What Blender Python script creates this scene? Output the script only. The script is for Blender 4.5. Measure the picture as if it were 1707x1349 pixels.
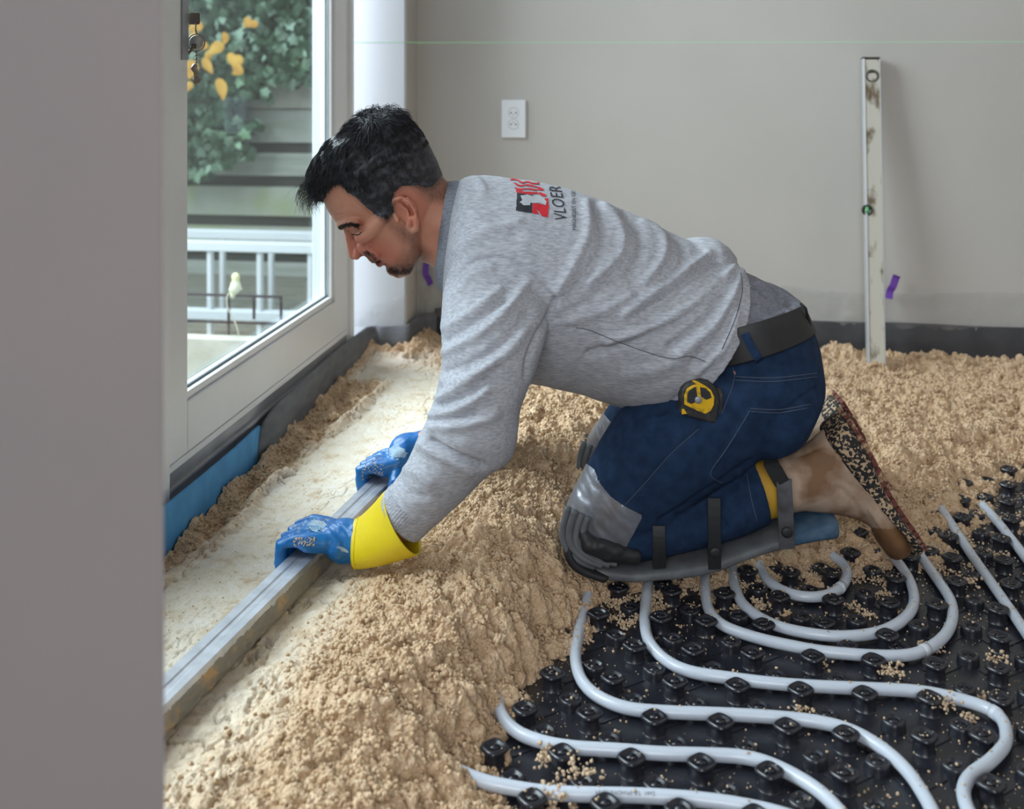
import bpy, bmesh, math, random
import numpy as np
from mathutils import Vector, Matrix
from mathutils.bvhtree import BVHTree

for o in list(bpy.data.objects):
    bpy.data.objects.remove(o)
S = bpy.context.scene
COL = S.collection
random.seed(7)
RNG = np.random.default_rng(11)

# ------------------------------------------------------------------ camera
YAW = math.radians(8.03)
F = 1880.0; CX = 853.5; HY = 88.0; CH = 0.85
cam_d = bpy.data.cameras.new('camera')
cam = bpy.data.objects.new('camera', cam_d); COL.objects.link(cam)
cam.location = (0, 0, CH)
cam.rotation_euler = (math.radians(90), 0, YAW)
cam_d.sensor_width = 36.0
cam_d.lens = F / 1707.0 * 36.0
cam_d.shift_y = -(674.5 - HY) / 1707.0
cam_d.clip_start = 0.05
cam_d.dof.use_dof = True
cam_d.dof.focus_distance = 1.78
cam_d.dof.aperture_fstop = 4.5
S.camera = cam

S.view_settings.view_transform = 'Standard'
S.view_settings.look = 'None'
S.view_settings.exposure = 0.12
S.view_settings.gamma = 1.0
S.view_settings.use_curve_mapping = False

# ------------------------------------------------------------------ daylight
W = bpy.data.worlds.new('overcast_sky'); S.world = W
W.use_nodes = True
bg = W.node_tree.nodes['Background']
bg.inputs[0].default_value = (0.80, 0.90, 1.0, 1)
bg.inputs[1].default_value = 1.3

def area_light(name, loc, target, sx, sy, energy, color):
    d = bpy.data.lights.new(name, 'AREA')
    d.shape = 'RECTANGLE'; d.size = sx; d.size_y = sy
    d.energy = energy; d.color = color
    o = bpy.data.objects.new(name, d); COL.objects.link(o)
    o.location = loc
    o.rotation_euler = (Vector(target) - Vector(loc)).to_track_quat('-Z', 'Y').to_euler()
    return o

# open sky above the garden door, the large window behind the camera, weak warm area light on the right, unseen
area_light('garden_sky_light', (-2.3, 2.0, 2.0), (0.3, 1.7, 0.1), 3.0, 1.5, 205, (0.86, 0.93, 1.0))
area_light('street_window_light', (-0.2, -2.3, 1.8), (0.1, 2.2, 0.4), 1.6, 1.5, 56, (0.95, 0.97, 1.0))
area_light('right_area_light', (2.6, 1.6, 1.9), (0.3, 2.2, 0.3), 1.2, 1.2, 6, (1.0, 0.93, 0.86))

# ------------------------------------------------------------------ projection helpers (image coordinates -> places in the room)
SY, CY = math.sin(YAW), math.cos(YAW)
def PD(px, py, D):
    L = (px - CX) / F * D
    return Vector((-SY * D + CY * L, CY * D + SY * L, CH - (py - HY) / F * D))
def PZ(px, py, z):
    return PD(px, py, (CH - z) * F / (py - HY))
def PY(px, py, Y):
    return PD(px, py, Y / (CY + SY * (px - CX) / F))
def PX(px, py, X):
    return PD(px, py, X / (-SY + CY * (px - CX) / F))
def proj(co):
    co = np.asarray(co, float)
    D = -SY * co[..., 0] + CY * co[..., 1]
    L = CY * co[..., 0] + SY * co[..., 1]
    return CX + F * L / D, HY + F * (CH - co[..., 2]) / D, D
RIGHT = Vector((CY, SY, 0)); FWD = Vector((-SY, CY, 0)); UP = Vector((0, 0, 1))

def lin(r, g, b):
    f = lambda c: (c / 255 / 12.92) if c / 255 <= 0.04045 else ((c / 255 + 0.055) / 1.055) ** 2.4
    return (f(r), f(g), f(b), 1.0)

# ------------------------------------------------------------------ materials
def new_mat(name):
    m = bpy.data.materials.new(name); m.use_nodes = True
    nt = m.node_tree
    return m, nt, nt.nodes['Principled BSDF']
def mat(name, col, rough=0.6, metal=0.0, spec=0.5, col2=None, scale=20.0, detail=4.0, lo=0.35, hi=0.65,
        bump=0.0, bscale=None, bdist=0.001, stretch=None, sheen=0.0, coat=0.0):
    m, nt, b = new_mat(name)
    b.inputs['Base Color'].default_value = col
    b.inputs['Roughness'].default_value = rough
    b.inputs['Metallic'].default_value = metal
    b.inputs['Specular IOR Level'].default_value = spec
    b.inputs['Coat Weight'].default_value = coat
    if sheen:
        b.inputs['Sheen Weight'].default_value = sheen
    tc = nt.nodes.new('ShaderNodeTexCoord')
    src = tc.outputs['Object']
    if stretch:
        mp = nt.nodes.new('ShaderNodeMapping'); mp.inputs['Scale'].default_value = stretch
        nt.links.new(src, mp.inputs[0]); src = mp.outputs[0]
    if col2 is not None:
        n = nt.nodes.new('ShaderNodeTexNoise'); n.inputs['Scale'].default_value = scale; n.inputs['Detail'].default_value = detail
        nt.links.new(src, n.inputs['Vector'])
        r = nt.nodes.new('ShaderNodeValToRGB')
        r.color_ramp.elements[0].position = lo; r.color_ramp.elements[1].position = hi
        r.color_ramp.elements[0].color = col; r.color_ramp.elements[1].color = col2
        nt.links.new(n.outputs['Fac'], r.inputs[0]); nt.links.new(r.outputs[0], b.inputs['Base Color'])
    if bump:
        n2 = nt.nodes.new('ShaderNodeTexNoise'); n2.inputs['Scale'].default_value = bscale or scale * 3; n2.inputs['Detail'].default_value = 5
        nt.links.new(src, n2.inputs['Vector'])
        bp = nt.nodes.new('ShaderNodeBump'); bp.inputs['Strength'].default_value = bump; bp.inputs['Distance'].default_value = bdist
        nt.links.new(n2.outputs['Fac'], bp.inputs['Height']); nt.links.new(bp.outputs[0], b.inputs['Normal'])
    return m

# ------------------------------------------------------------------ object helpers
def tag(o, label=None, cat=None, group=None, kind=None):
    if label: o['label'] = label
    if cat: o['category'] = cat
    if group: o['group'] = group
    if kind: o['kind'] = kind
    return o
def empty(name, loc, label=None, cat=None, group=None):
    o = bpy.data.objects.new(name, None); COL.objects.link(o)
    o.location = loc; o.empty_display_size = 0.05
    return tag(o, label, cat, group)
def obj(name, verts, faces, m, parent=None, smooth=True, recalc=False):
    me = bpy.data.meshes.new(name)
    me.from_pydata([tuple(v) for v in verts], [], faces)
    if recalc:
        bm = bmesh.new(); bm.from_mesh(me); bmesh.ops.recalc_face_normals(bm, faces=bm.faces); bm.to_mesh(me); bm.free()
    me.update()
    return link_mesh(name, me, m, parent, smooth)
def link_mesh(name, me, m, parent=None, smooth=True):
    if m is not None:
        for mm in (m if isinstance(m, (list, tuple)) else [m]):
            me.materials.append(mm)
    if smooth:
        me.polygons.foreach_set('use_smooth', [True] * len(me.polygons))
    o = bpy.data.objects.new(name, me); COL.objects.link(o)
    if parent is not None:
        o.parent = parent
        o.matrix_parent_inverse = Matrix.Translation(-Vector(parent.location)) if parent.parent is None else Matrix.Identity(4)
    return o
def struct(o):
    o['kind'] = 'structure'; return o

class MB:
    """collects shapes into one mesh (world coordinates)"""
    def __init__(s): s.v = []; s.f = []
    def add(s, vs, fs):
        n = len(s.v); s.v += [Vector(v) for v in vs]; s.f += [tuple(i + n for i in f) for f in fs]; return s
    def box(s, lo, hi, M=None):
        x0, y0, z0 = lo; x1, y1, z1 = hi
        vs = [Vector(p) for p in ((x0,y0,z0),(x1,y0,z0),(x1,y1,z0),(x0,y1,z0),(x0,y0,z1),(x1,y0,z1),(x1,y1,z1),(x0,y1,z1))]
        if M is not None: vs = [M @ v for v in vs]
        return s.add(vs, [(0,3,2,1),(4,5,6,7),(0,1,5,4),(1,2,6,5),(2,3,7,6),(3,0,4,7)])
    def tube(s, pts, r, n=10, cap=True, sq=1.0):
        pts = [Vector(p) for p in pts]; m = len(pts)
        rr = r if isinstance(r, (list, tuple)) else [r] * m
        up = None; vs = []; fs = []
        for i, p in enumerate(pts):
            t = (pts[min(i+1, m-1)] - pts[max(i-1, 0)]).normalized()
            if up is None:
                up = Vector((0,0,1)) if abs(t.z) < 0.9 else Vector((1,0,0))
            a = t.cross(up).normalized(); up = a.cross(t).normalized()
            for k in range(n):
                w = 2*math.pi*k/n
                vs.append(p + a*math.cos(w)*rr[i] + up*math.sin(w)*rr[i]*sq)
        for i in range(m-1):
            for k in range(n):
                k2 = (k+1) % n
                fs.append((i*n+k, i*n+k2, (i+1)*n+k2, (i+1)*n+k))
        if cap:
            fs.append(tuple(range(n))[::-1]); fs.append(tuple((m-1)*n+k for k in range(n)))
        return s.add(vs, fs)
    def lathe(s, prof, c, axis=(0,0,1), n=20):
        ax = Vector(axis).normalized()
        a = ax.orthogonal().normalized(); b = ax.cross(a)
        vs = []; fs = []; m = len(prof)
        for (r, h) in prof:
            for k in range(n):
                w = 2*math.pi*k/n
                vs.append(Vector(c) + ax*h + (a*math.cos(w)+b*math.sin(w))*r)
        for i in range(m-1):
            for k in range(n):
                k2 = (k+1) % n
                fs.append((i*n+k, i*n+k2, (i+1)*n+k2, (i+1)*n+k))
        fs.append(tuple(range(n))[::-1]); fs.append(tuple((m-1)*n+k for k in range(n)))
        return s.add(vs, fs)
    def prism(s, poly, d):
        """poly: list of points, extruded by vector d"""
        n = len(poly); d = Vector(d)
        vs = [Vector(p) for p in poly] + [Vector(p)+d for p in poly]
        fs = [tuple(range(n))[::-1], tuple(range(n, 2*n))] + [(i, (i+1)%n, (i+1)%n+n, i+n) for i in range(n)]
        return s.add(vs, fs)
    def build(s, name, m, parent=None, smooth=False, bevel=0.0, seg=2):
        o = obj(name, s.v, s.f, m, parent, smooth, recalc=True)
        if bevel:
            md = o.modifiers.new('bevel', 'BEVEL'); md.width = bevel; md.segments = seg; md.limit_method = 'ANGLE'
        return o

def catmull(P, n):
    """dense Catmull-Rom through rows of P (array k x d); n samples per span"""
    P = np.asarray(P, float); k = len(P)
    out = []
    for i in range(k-1):
        p0 = P[max(i-1,0)]; p1 = P[i]; p2 = P[i+1]; p3 = P[min(i+2,k-1)]
        for j in range(n):
            t = j/n
            out.append(0.5*((2*p1)+(-p0+p2)*t+(2*p0-5*p1+4*p2-p3)*t*t+(-p0+3*p1-3*p2+p3)*t**3))
    out.append(P[-1])
    return np.array(out)

# ------------------------------------------------------------------ numpy noise
def vnoise(x, y, z=0.0, seed=0):
    x = np.asarray(x, float); y = np.asarray(y, float); z = np.asarray(z, float) + np.zeros_like(x)
    def h(i, j, k):
        n = (i*374761393 + j*668265263 + k*2147483647 + seed*1274126177) & 0xffffffff
        n = ((n ^ (n >> 13)) * 1274126177) & 0xffffffff
        n = (n ^ (n >> 16)) & 0xffff
        return n / 65535.0
    xi = np.floor(x).astype(np.int64); yi = np.floor(y).astype(np.int64); zi = np.floor(z).astype(np.int64)
    fx = x-xi; fy = y-yi; fz = z-zi
    sx = fx*fx*(3-2*fx); sy = fy*fy*(3-2*fy); sz = fz*fz*(3-2*fz)
    r = 0
    for a in (0,1):
        for b in (0,1):
            for c in (0,1):
                r = r + h(xi+a, yi+b, zi+c)*(sx if a else 1-sx)*(sy if b else 1-sy)*(sz if c else 1-sz)
    return r*2-1
def fbm(x, y, z=0.0, oct=4, seed=0):
    r = 0; a = 1.0; t = 0
    for o in range(oct):
        r = r + a*vnoise(np.asarray(x)*2**o, np.asarray(y)*2**o, np.asarray(z)*2**o, seed+o); t += a; a *= 0.5
    return r/t
def crumbs(x, y, cell, seed):
    """height of round crumbs scattered on a jittered grid, 0..1"""
    u = x/cell; v = y/cell
    ui = np.floor(u).astype(np.int64); vi = np.floor(v).astype(np.int64)
    best = np.zeros_like(u)
    for a in (-1,0,1):
        for b in (-1,0,1):
            i = ui+a; j = vi+b
            n = (i*73856093 ^ j*19349663 ^ seed*83492791) & 0xffffffff
            n = (n ^ (n >> 13)) * 1274126177 & 0xffffffff
            n = n ^ (n >> 16)
            r1 = (n & 1023)/1023.0; r2 = ((n >> 10) & 1023)/1023.0; r3 = ((n >> 20) & 1023)/1023.0
            dx = u-(i+r1); dy = v-(j+r2)
            R = 0.45+0.45*r3
            best = np.maximum(best, np.sqrt(np.maximum(0, R*R-dx*dx-dy*dy)))
    return best
# ================================================================== room shell
YB = PY(1356, 536, 3.0).y
_a = PD(1350, 536, 0.70*F/(536-HY)); YB = _a.y            # face of the back wall's foam strip
YW = YB + 0.014                                            # back wall plane
XW = -0.868                                                # window wall plane (inner face)
YP = 2.905                                                 # face of the pier beside the window
XP1 = PY(676, 400, YP).x                                   # pier corner
m_wall = mat('greige_wall_paint', lin(188,184,179), 0.85, col2=lin(184,180,175), scale=3, bump=0.25, bscale=260, bdist=0.0006)
m_white = mat('white_wall_paint', lin(206,211,217), 0.8, bump=0.2, bscale=220, bdist=0.0005)
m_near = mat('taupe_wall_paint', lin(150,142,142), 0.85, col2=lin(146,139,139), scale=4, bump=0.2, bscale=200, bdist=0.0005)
m_ceil = mat('ceiling_paint', lin(225,224,220), 0.9)
m_floor = mat('concrete_floor', lin(120,116,110), 0.9, col2=lin(100,96,92), scale=6)

struct(MB().box((XW-0.02, YW, -0.05), (3.0, YW+0.12, 2.5)).build('wall_back', m_wall))
struct(MB().box((XW-0.02, YP, -0.05), (XP1-0.001, YW, 2.5)).build('trim_1', m_white, bevel=0.003))
struct(MB().box((XP1-0.001, YP+0.002, -0.05), (XP1+0.002, YW-0.001, 2.5)).build('trim_2', m_wall))
struct(MB().box((3.0, -2.6, -0.05), (3.12, YW+0.12, 2.5)).build('wall_right', m_wall))
wl = MB()
wl.box((XW-0.10, -2.6, -0.05), (XW, 0.78, 2.5))
wl.box((XW-0.10, 0.78, 2.25), (XW, YP, 2.5))
struct(wl.build('wall_left', m_wall))
struct(MB().box((-1.0, -2.72, -0.05), (-1.0+0.2, -2.6, 2.5)).box((0.8, -2.72, -0.05), (3.12, -2.6, 2.5)).box((-0.8,-2.72,-0.05),(0.8,-2.6,0.8)).box((-0.8,-2.72,2.35),(0.8,-2.6,2.5)).build('wall_rear', m_wall))
struct(MB().box((-1.05, -2.72, 2.5), (3.12, YW+0.12, 2.6)).build('ceiling', m_ceil))
struct(MB().box((-1.05, -2.72, -0.10), (3.12, YW+0.12, -0.035)).build('floor', m_floor))

# foreground wall end at the left edge of the view
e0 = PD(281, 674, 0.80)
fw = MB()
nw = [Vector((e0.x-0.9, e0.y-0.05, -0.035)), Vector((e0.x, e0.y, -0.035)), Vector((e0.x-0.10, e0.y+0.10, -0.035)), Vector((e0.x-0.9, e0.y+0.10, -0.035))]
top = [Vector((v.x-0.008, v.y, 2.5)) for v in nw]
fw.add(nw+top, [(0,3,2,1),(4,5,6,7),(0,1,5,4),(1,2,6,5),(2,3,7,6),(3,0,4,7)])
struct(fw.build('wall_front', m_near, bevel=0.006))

# ------------------------------------------------------------------ garden door (glazed, white plastic)
m_pvc = mat('white_plastic_frame', lin(226,227,229), 0.35, col2=lin(222,222,222), scale=8)
m_gasket = mat('grey_gasket', lin(120,132,138), 0.5)
m_thr = mat('grey_threshold', lin(176,176,178), 0.5, col2=lin(158,158,160), scale=12)
def glass_mat(name, tint):
    m = bpy.data.materials.new(name); m.use_nodes = True; nt = m.node_tree; nt.nodes.clear()
    out = nt.nodes.new('ShaderNodeOutputMaterial')
    tr = nt.nodes.new('ShaderNodeBsdfTransparent'); tr.inputs[0].default_value = tint
    gl = nt.nodes.new('ShaderNodeBsdfGlossy'); gl.inputs['Roughness'].default_value = 0.0
    gl.inputs[0].default_value = (0.9,0.95,1,1)
    fr = nt.nodes.new('ShaderNodeFresnel'); ge = nt.nodes.new('ShaderNodeNewGeometry')
    mr = nt.nodes.new('ShaderNodeMapRange'); mr.inputs[3].default_value = 1.5; mr.inputs[4].default_value = 1/1.5
    nt.links.new(ge.outputs['Backfacing'], mr.inputs[0]); nt.links.new(mr.outputs[0], fr.inputs[0])
    mx = nt.nodes.new('ShaderNodeMixShader')
    nt.links.new(fr.outputs[0], mx.inputs[0]); nt.links.new(tr.outputs[0], mx.inputs[1]); nt.links.new(gl.outputs[0], mx.inputs[2])
    nt.links.new(mx.outputs[0], out.inputs[0])
    return m
m_glass = glass_mat('window_glass', (0.93,0.97,0.96,1))

ZR0 = 0.15
A = PZ(313, 765, ZR0); B = PZ(578, 556, ZR0)               # foot of the door leaf, near and far
ddir = (B - A).normalized(); dn = Vector((ddir.y, -ddir.x, 0))  # dn points into the room
dl = (B - A).length
DM = Matrix(((ddir.x, dn.x, 0, A.x), (ddir.y, dn.y, 0, A.y), (0, 0, 1, 0), (0, 0, 0, 1)))  # local: s along door, n into room, z
door = empty('door_1', A); struct(door)
def dbox(mb, s0, s1, n0, n1, z0, z1): return mb.box((s0, n0, z0), (s1, n1, z1), DM)
ZG0 = ZR0 + 0.098; ZT = 2.15
glx = 0.084
fr = MB()
dbox(fr, -0.10, 0.0, -0.06, 0.0, ZR0, ZT); dbox(fr, dl-0.085, dl, -0.06, 0.0, ZR0, ZT)
dbox(fr, 0.0, dl-0.085, -0.06, 0.0, ZR0, ZG0); dbox(fr, 0.0, dl-0.085, -0.06, 0.0, ZT-0.1, ZT)
dbox(fr, -0.10, dl, 0.0, 0.004, ZR0, ZR0+0.012)
fr.build('leaf_frame', m_pvc, door, bevel=0.003)
bd = MB()
dbox(bd, 0.0, dl-0.085, -0.018, -0.006, ZG0, ZG0+0.014); dbox(bd, dl-0.099, dl-0.085, -0.018, -0.006, ZG0, ZT-0.1)
bd.build('glazing_bead', m_pvc, door, bevel=0.002)
gk = MB(); dbox(gk, 0.0, dl-0.09, -0.022, -0.018, ZG0, ZG0+0.018); dbox(gk, dl-0.104, dl-0.099, -0.022, -0.018, ZG0, ZT-0.1)
gk.build('gasket', m_gasket, door)
gp = MB(); dbox(gp, -0.005, dl-0.08, -0.032, -0.028, ZG0-0.005, ZT-0.09)
gp.build('glass_pane', m_glass, door)
m_lock = mat('steel_lock_plate', lin(150,152,156), 0.4, metal=0.25, spec=0.5)
m_dark = mat('dark_steel', lin(112,102,94), 0.4, metal=0.4)
lp = MB(); dbox(lp, -0.026, -0.002, 0.0, 0.003, CH-0.012, 1.2); lp.build('lock_plate', m_lock, door, bevel=0.001)
# door frame (fixed)
jm = MB()
for (n0, n1, s0, s1) in ((-0.08, 0.018, -0.165, -0.10), (-0.08, -0.004, dl+0.002, dl+0.075)):
    dbox(jm, s0, s1, n0, n1, 0.10, 2.25)
dbox(jm, dl+0.022, dl+0.034, -0.08, 0.006, 0.10, 2.25)
dbox(jm, -0.10, dl+0.03, -0.08, -0.004, ZT+0.004, 2.25)
fr0 = empty('trim_3', A); struct(fr0)
jm.build('door_frame', m_pvc, fr0, bevel=0.003)
th = MB(); dbox(th, -0.165, dl+0.05, -0.10, 0.012, -0.03, 0.085); dbox(th, -0.10, dl+0.01, -0.09, -0.003, 0.085, ZR0-0.002)
dbox(th, -0.10, dl+0.01, -0.004, 0.006, 0.118, 0.126)
th.build('threshold', m_thr, fr0, bevel=0.002)

# the other leaf of the double door, behind the foreground wall
d2 = empty('door_2', A); struct(d2)
f2 = MB()
dbox(f2, -0.26, -0.168, -0.07, 0.0, 0.10, ZT); dbox(f2, -1.16, -1.07, -0.07, 0.0, 0.10, ZT)
dbox(f2, -1.07, -0.26, -0.07, 0.0, 0.10, ZG0); dbox(f2, -1.07, -0.26, -0.07, 0.0, ZT-0.1, ZT)
f2.build('leaf_frame', m_pvc, d2, bevel=0.003)
g2 = MB(); dbox(g2, -1.075, -0.255, -0.032, -0.028, ZG0-0.005, ZT-0.09); g2.build('glass_pane', m_glass, d2)
t2 = MB(); dbox(t2, -1.20, -0.168, -0.10, 0.0, -0.03, 0.098); t2.build('threshold', m_thr, d2)

# ------------------------------------------------------------------ electrical socket on the back wall
m_sock = mat('white_socket_plastic', lin(225,228,232), 0.35)
m_hole = mat('socket_hole_dark', lin(50,52,56), 0.6)
m_rec = mat('socket_recess', lin(205,210,214), 0.4)
sc = PY(857, 198, YW)
ppm_b = F / proj(np.array(sc))[2]
sw, sh = 41/ppm_b/2, 63.5/ppm_b/2
so = empty('wall_socket', (sc.x, YW, sc.z), 'white double wall socket with two round outlets on the greige back wall', 'socket')
MB().box((sc.x-sw, YW-0.010, sc.z-sh), (sc.x+sw, YW, sc.z+sh)).build('faceplate', m_sock, so, bevel=0.003)
for sgn in (1, -1):
    c = Vector((sc.x-0.0005, YW-0.0095, sc.z + sgn*0.0155+0.001))
    r0 = 0.0145
    g = MB(); g.lathe([(r0*0.88,-0.004),(r0*0.88,0.0006),(r0*0.93,0.0018),(r0,0.0018),(r0*1.04,0.0)], c, (0,-1,0), 28)
    g.build('outlet_ring', m_rec, so, smooth=True)
    MB().lathe([(r0*0.86,0.0),(r0*0.86,0.001)], c, (0,-1,0), 24).build('outlet_floor', m_sock, so)
    for q in (-1, 1):
        MB().lathe([(0.0022,0.001),(0.0022,0.0016)], c+Vector((q*0.0066,0,0)), (0,-1,0), 12).build('pin_hole', m_hole, so)
    MB().lathe([(0.0016,0.001),(0.0016,0.003)], c+Vector((0,0,-sgn*0.0055)), (0,-1,0), 12).build('earth_pin', m_lock, so)

# ------------------------------------------------------------------ edge insulation foam strips
def strip_mesh(path, t, zfun, z0, n=None):
    """vertical foam strip following a floor path; thickness t to the left of the direction"""
    P = [Vector((p[0], p[1], 0)) for p in path]; m = len(P); vs = []; fs = []
    for i, p in enumerate(P):
        d = (P[min(i+1,m-1)] - P[max(i-1,0)]).normalized(); nn = Vector((-d.y, d.x, 0))
        zt = zfun(i/(m-1))
        for (off, z) in ((0, z0), (0, z0+(zt-z0)*0.33), (0, z0+(zt-z0)*0.66), (0.0, zt-0.002), (t*0.5, zt+0.001), (t, zt-0.002), (t, z0)):
            bulge = 0.003*math.sin(i*0.31) if 0 < off < t or z > z0 else 0
            vs.append(p + nn*(off+bulge) + Vector((0,0,z)))
    k = 7
    for i in range(m-1):
        for j in range(k):
            j2 = (j+1) % k
            fs.append((i*k+j, i*k+j2, (i+1)*k+j2, (i+1)*k+j))
    fs.append(tuple(range(k))[::-1]); fs.append(tuple((m-1)*k+j for j in range(k)))
    return vs, fs
m_foamg = mat('grey_foam', lin(112,114,118), 0.75, col2=lin(96,98,103), scale=18, bump=0.4, bscale=180, bdist=0.0015, stretch=(1,1,3))
m_foamb = mat('blue_foam', lin(84,158,208), 0.7, col2=lin(70,140,190), scale=15, bump=0.3, bscale=200, bdist=0.001)
m_foamk = mat('black_foam', lin(62,61,64), 0.7, col2=lin(50,49,52), scale=15, bump=0.4, bscale=180, bdist=0.001)
XF = -0.786                                                # face of the foam at the door
def path_pts(pts, n=10):
    return [Vector((p[0], p[1], 0)) for p in catmull(np.array(pts), n)]
gpath = path_pts([(XF-0.012,2.105),(XF-0.002,2.14),(XF,2.25),(XF+0.002,2.5),(XF-0.001,2.7),(XF+0.001,2.84),(XF+0.012,2.885),(XF+0.03,2.892),(XP1-0.04,2.893),(XP1-0.004,2.894),(XP1+0.012,2.905),(XP1+0.016,2.94),(XP1+0.022,YB-0.03),(XP1+0.035,YB-0.008),(XP1+0.06,YB)], 8)
def gz(t):
    k = min(1.0, t/0.13)
    return 0.062 + 0.072*math.sin(k*math.pi/2)**0.8 + 0.006*math.sin(t*9) 
v, f = strip_mesh(gpath, 0.009, gz, -0.02)
tag(obj('foam_edge_strip', v, f, m_foamg, recalc=True), 'dark grey foam edge strip curling along the foot of the garden door and pier', 'foam strip')
bpath = path_pts([(XF-0.004,1.15),(XF-0.003,1.6),(XF-0.006,1.95),(XF-0.011,2.13)], 8)
v, f = strip_mesh(bpath, 0.008, lambda t: 0.146-0.03*t*t-0.008*math.sin(t*3.1), -0.02)
tag(obj('foam_edge_strip', v, f, m_foamb, recalc=True), 'light blue foam edge strip below the near end of the garden door', 'foam strip')
kpath = path_pts([(XP1+0.055,YB+0.001),(XP1+0.3,YB),(0.2,YB),(0.8,YB),(1.6,YB)], 10)
v, f = strip_mesh(kpath, 0.010, lambda t: 0.151+0.0015*math.sin(t*40), -0.02)
tag(obj('foam_edge_strip', v, f, m_foamk, recalc=True), 'black foam edge strip standing along the foot of the back wall', 'foam strip')

# thin plastic film above the strips
def film_mat():
    m = bpy.data.materials.new('clear_plastic_film'); m.use_nodes = True; nt = m.node_tree; nt.nodes.clear()
    out = nt.nodes.new('ShaderNodeOutputMaterial')
    tr = nt.nodes.new('ShaderNodeBsdfTransparent'); tr.inputs[0].default_value = (0.93,0.93,0.93,1)
    gl = nt.nodes.new('ShaderNodeBsdfPrincipled'); gl.inputs['Base Color'].default_value = (0.62,0.62,0.62,1); gl.inputs['Roughness'].default_value = 0.22
    mx = nt.nodes.new('ShaderNodeMixShader')
    tc = nt.nodes.new('ShaderNodeTexCoord'); n = nt.nodes.new('ShaderNodeTexNoise'); n.inputs['Scale'].default_value = 14; n.inputs['Detail'].default_value = 6
    mr = nt.nodes.new('ShaderNodeMapRange'); mr.inputs[1].default_value = 0.45; mr.inputs[2].default_value = 0.75; mr.inputs[3].default_value = 0.10; mr.inputs[4].default_value = 0.38
    nt.links.new(tc.outputs['Object'], n.inputs['Vector']); nt.links.new(n.outputs['Fac'], mr.inputs[0]); nt.links.new(mr.outputs[0], mx.inputs[0])
    nt.links.new(tr.outputs[0], mx.inputs[1]); nt.links.new(gl.outputs[0], mx.inputs[2]); nt.links.new(mx.outputs[0], out.inputs[0])
    return m
m_film = film_mat()
def film(name, x0, x1, y, z0, ztop, amp, label, seed, nx=160, nz=16):
    vs = []; fs = []
    for j in range(nz):
        for i in range(nx):
            x = x0+(x1-x0)*i/(nx-1); t = j/(nz-1); z = z0+(ztop(x)-z0)*t
            yy = y - 0.004 - amp*(0.5+0.5*float(vnoise(x*22, z*30, 0, seed)))*math.sin(math.pi*min(1,t*1.02))**0.5 - 0.3*amp*abs(float(vnoise(x*70, z*60, 3, seed)))
            vs.append((x, yy, z))
    for j in range(nz-1):
        for i in range(nx-1):
            fs.append((j*nx+i, j*nx+i+1, (j+1)*nx+i+1, (j+1)*nx+i))
    return tag(obj(name, vs, fs, m_film), label, 'plastic film')
film('plastic_film', 0.15, 1.45, YW-0.003, 0.13, lambda x: 0.235+0.008*math.sin(x*9)-0.02*max(0,x-0.6), 0.010, 'thin clear plastic film above the black foam strip on the back wall', 5)
film('plastic_film', XP1-0.14, XP1+0.002, YP-0.003, 0.125, lambda x: 0.165+0.05*max(0,(x-XP1+0.14)/0.14), 0.010, 'thin clear plastic film on the front of the white pier', 9, 50)
film('plastic_film', XP1+0.01, XP1+0.22, YW-0.006, 0.13, lambda x: 0.27+0.01*math.sin(x*30), 0.03, 'crumpled clear plastic film in the corner behind the neck of the kneeling person', 12, 70)

# purple masking tape
m_tape = mat('purple_masking_tape', lin(104,62,160), 0.6)
def tape(pts, Y, w, label):
    P = [PY(p[0], p[1], Y) for p in pts]; P = catmull(np.array(P), 6)
    mb = MB(); vs = []; m = len(P)
    for i in range(m):
        d = Vector(P[min(i+1,m-1)]-P[max(i-1,0)]); nn = Vector((-d.z, 0, d.x)).normalized()
        for (q, yo) in ((-1,0),(1,0),(1,-0.0012),(-1,-0.0012)):
            vs.append(Vector(P[i]) + nn*q*w/2 + Vector((0, yo+0.003*math.sin(i*0.6)-0.003, 0)))
    fs = []
    for i in range(m-1):
        for j in range(4):
            fs.append((i*4+j, i*4+(j+1)%4, (i+1)*4+(j+1)%4, (i+1)*4+j))
    fs += [(0,1,2,3), tuple((m-1)*4+j for j in (3,2,1,0))]
    mb.add(vs, fs)
    tag(mb.build('masking_tape', m_tape), label, 'tape')
tape([(1495,459),(1489,474),(1484,484),(1481,497)], YW-0.02, 0.018, 'short purple tape tab on the film beside the standing level')
tape([(676,440),(677,466),(681,480),(687,489)], YW-0.05, 0.009, 'thin curled purple tape tail on the pier corner under the chin')
tape([(711,430),(710,452),(714,465),(719,474)], YW-0.02, 0.017, 'wider purple tape tail between the pier corner and the sweatshirt collar')

# green laser line thrown on the walls
m_laser, nt, b = new_mat('green_laser_light')
b.inputs['Base Color'].default_value = lin(160,176,165); b.inputs['Emission Color'].default_value = (0.25,1.0,0.35,1); b.inputs['Emission Strength'].default_value = 0.22
la = MB()
zl = PY(1200, 70.5, YW).z
la.box((XP1+0.003, YW-0.0006, zl-0.0009), (1.6, YW-0.0001, zl+0.0009))
la.box((XP1+0.0022, YP+0.003, zl-0.0009), (XP1+0.0028, YW-0.001, zl+0.0009))
la.box((XP1-0.19, YP-0.0006, zl-0.0009), (XP1-0.002, YP-0.0001, zl+0.0009))
tag(la.build('laser_line', m_laser), 'thin green laser line running level across pier and back wall', 'laser line')
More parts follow.
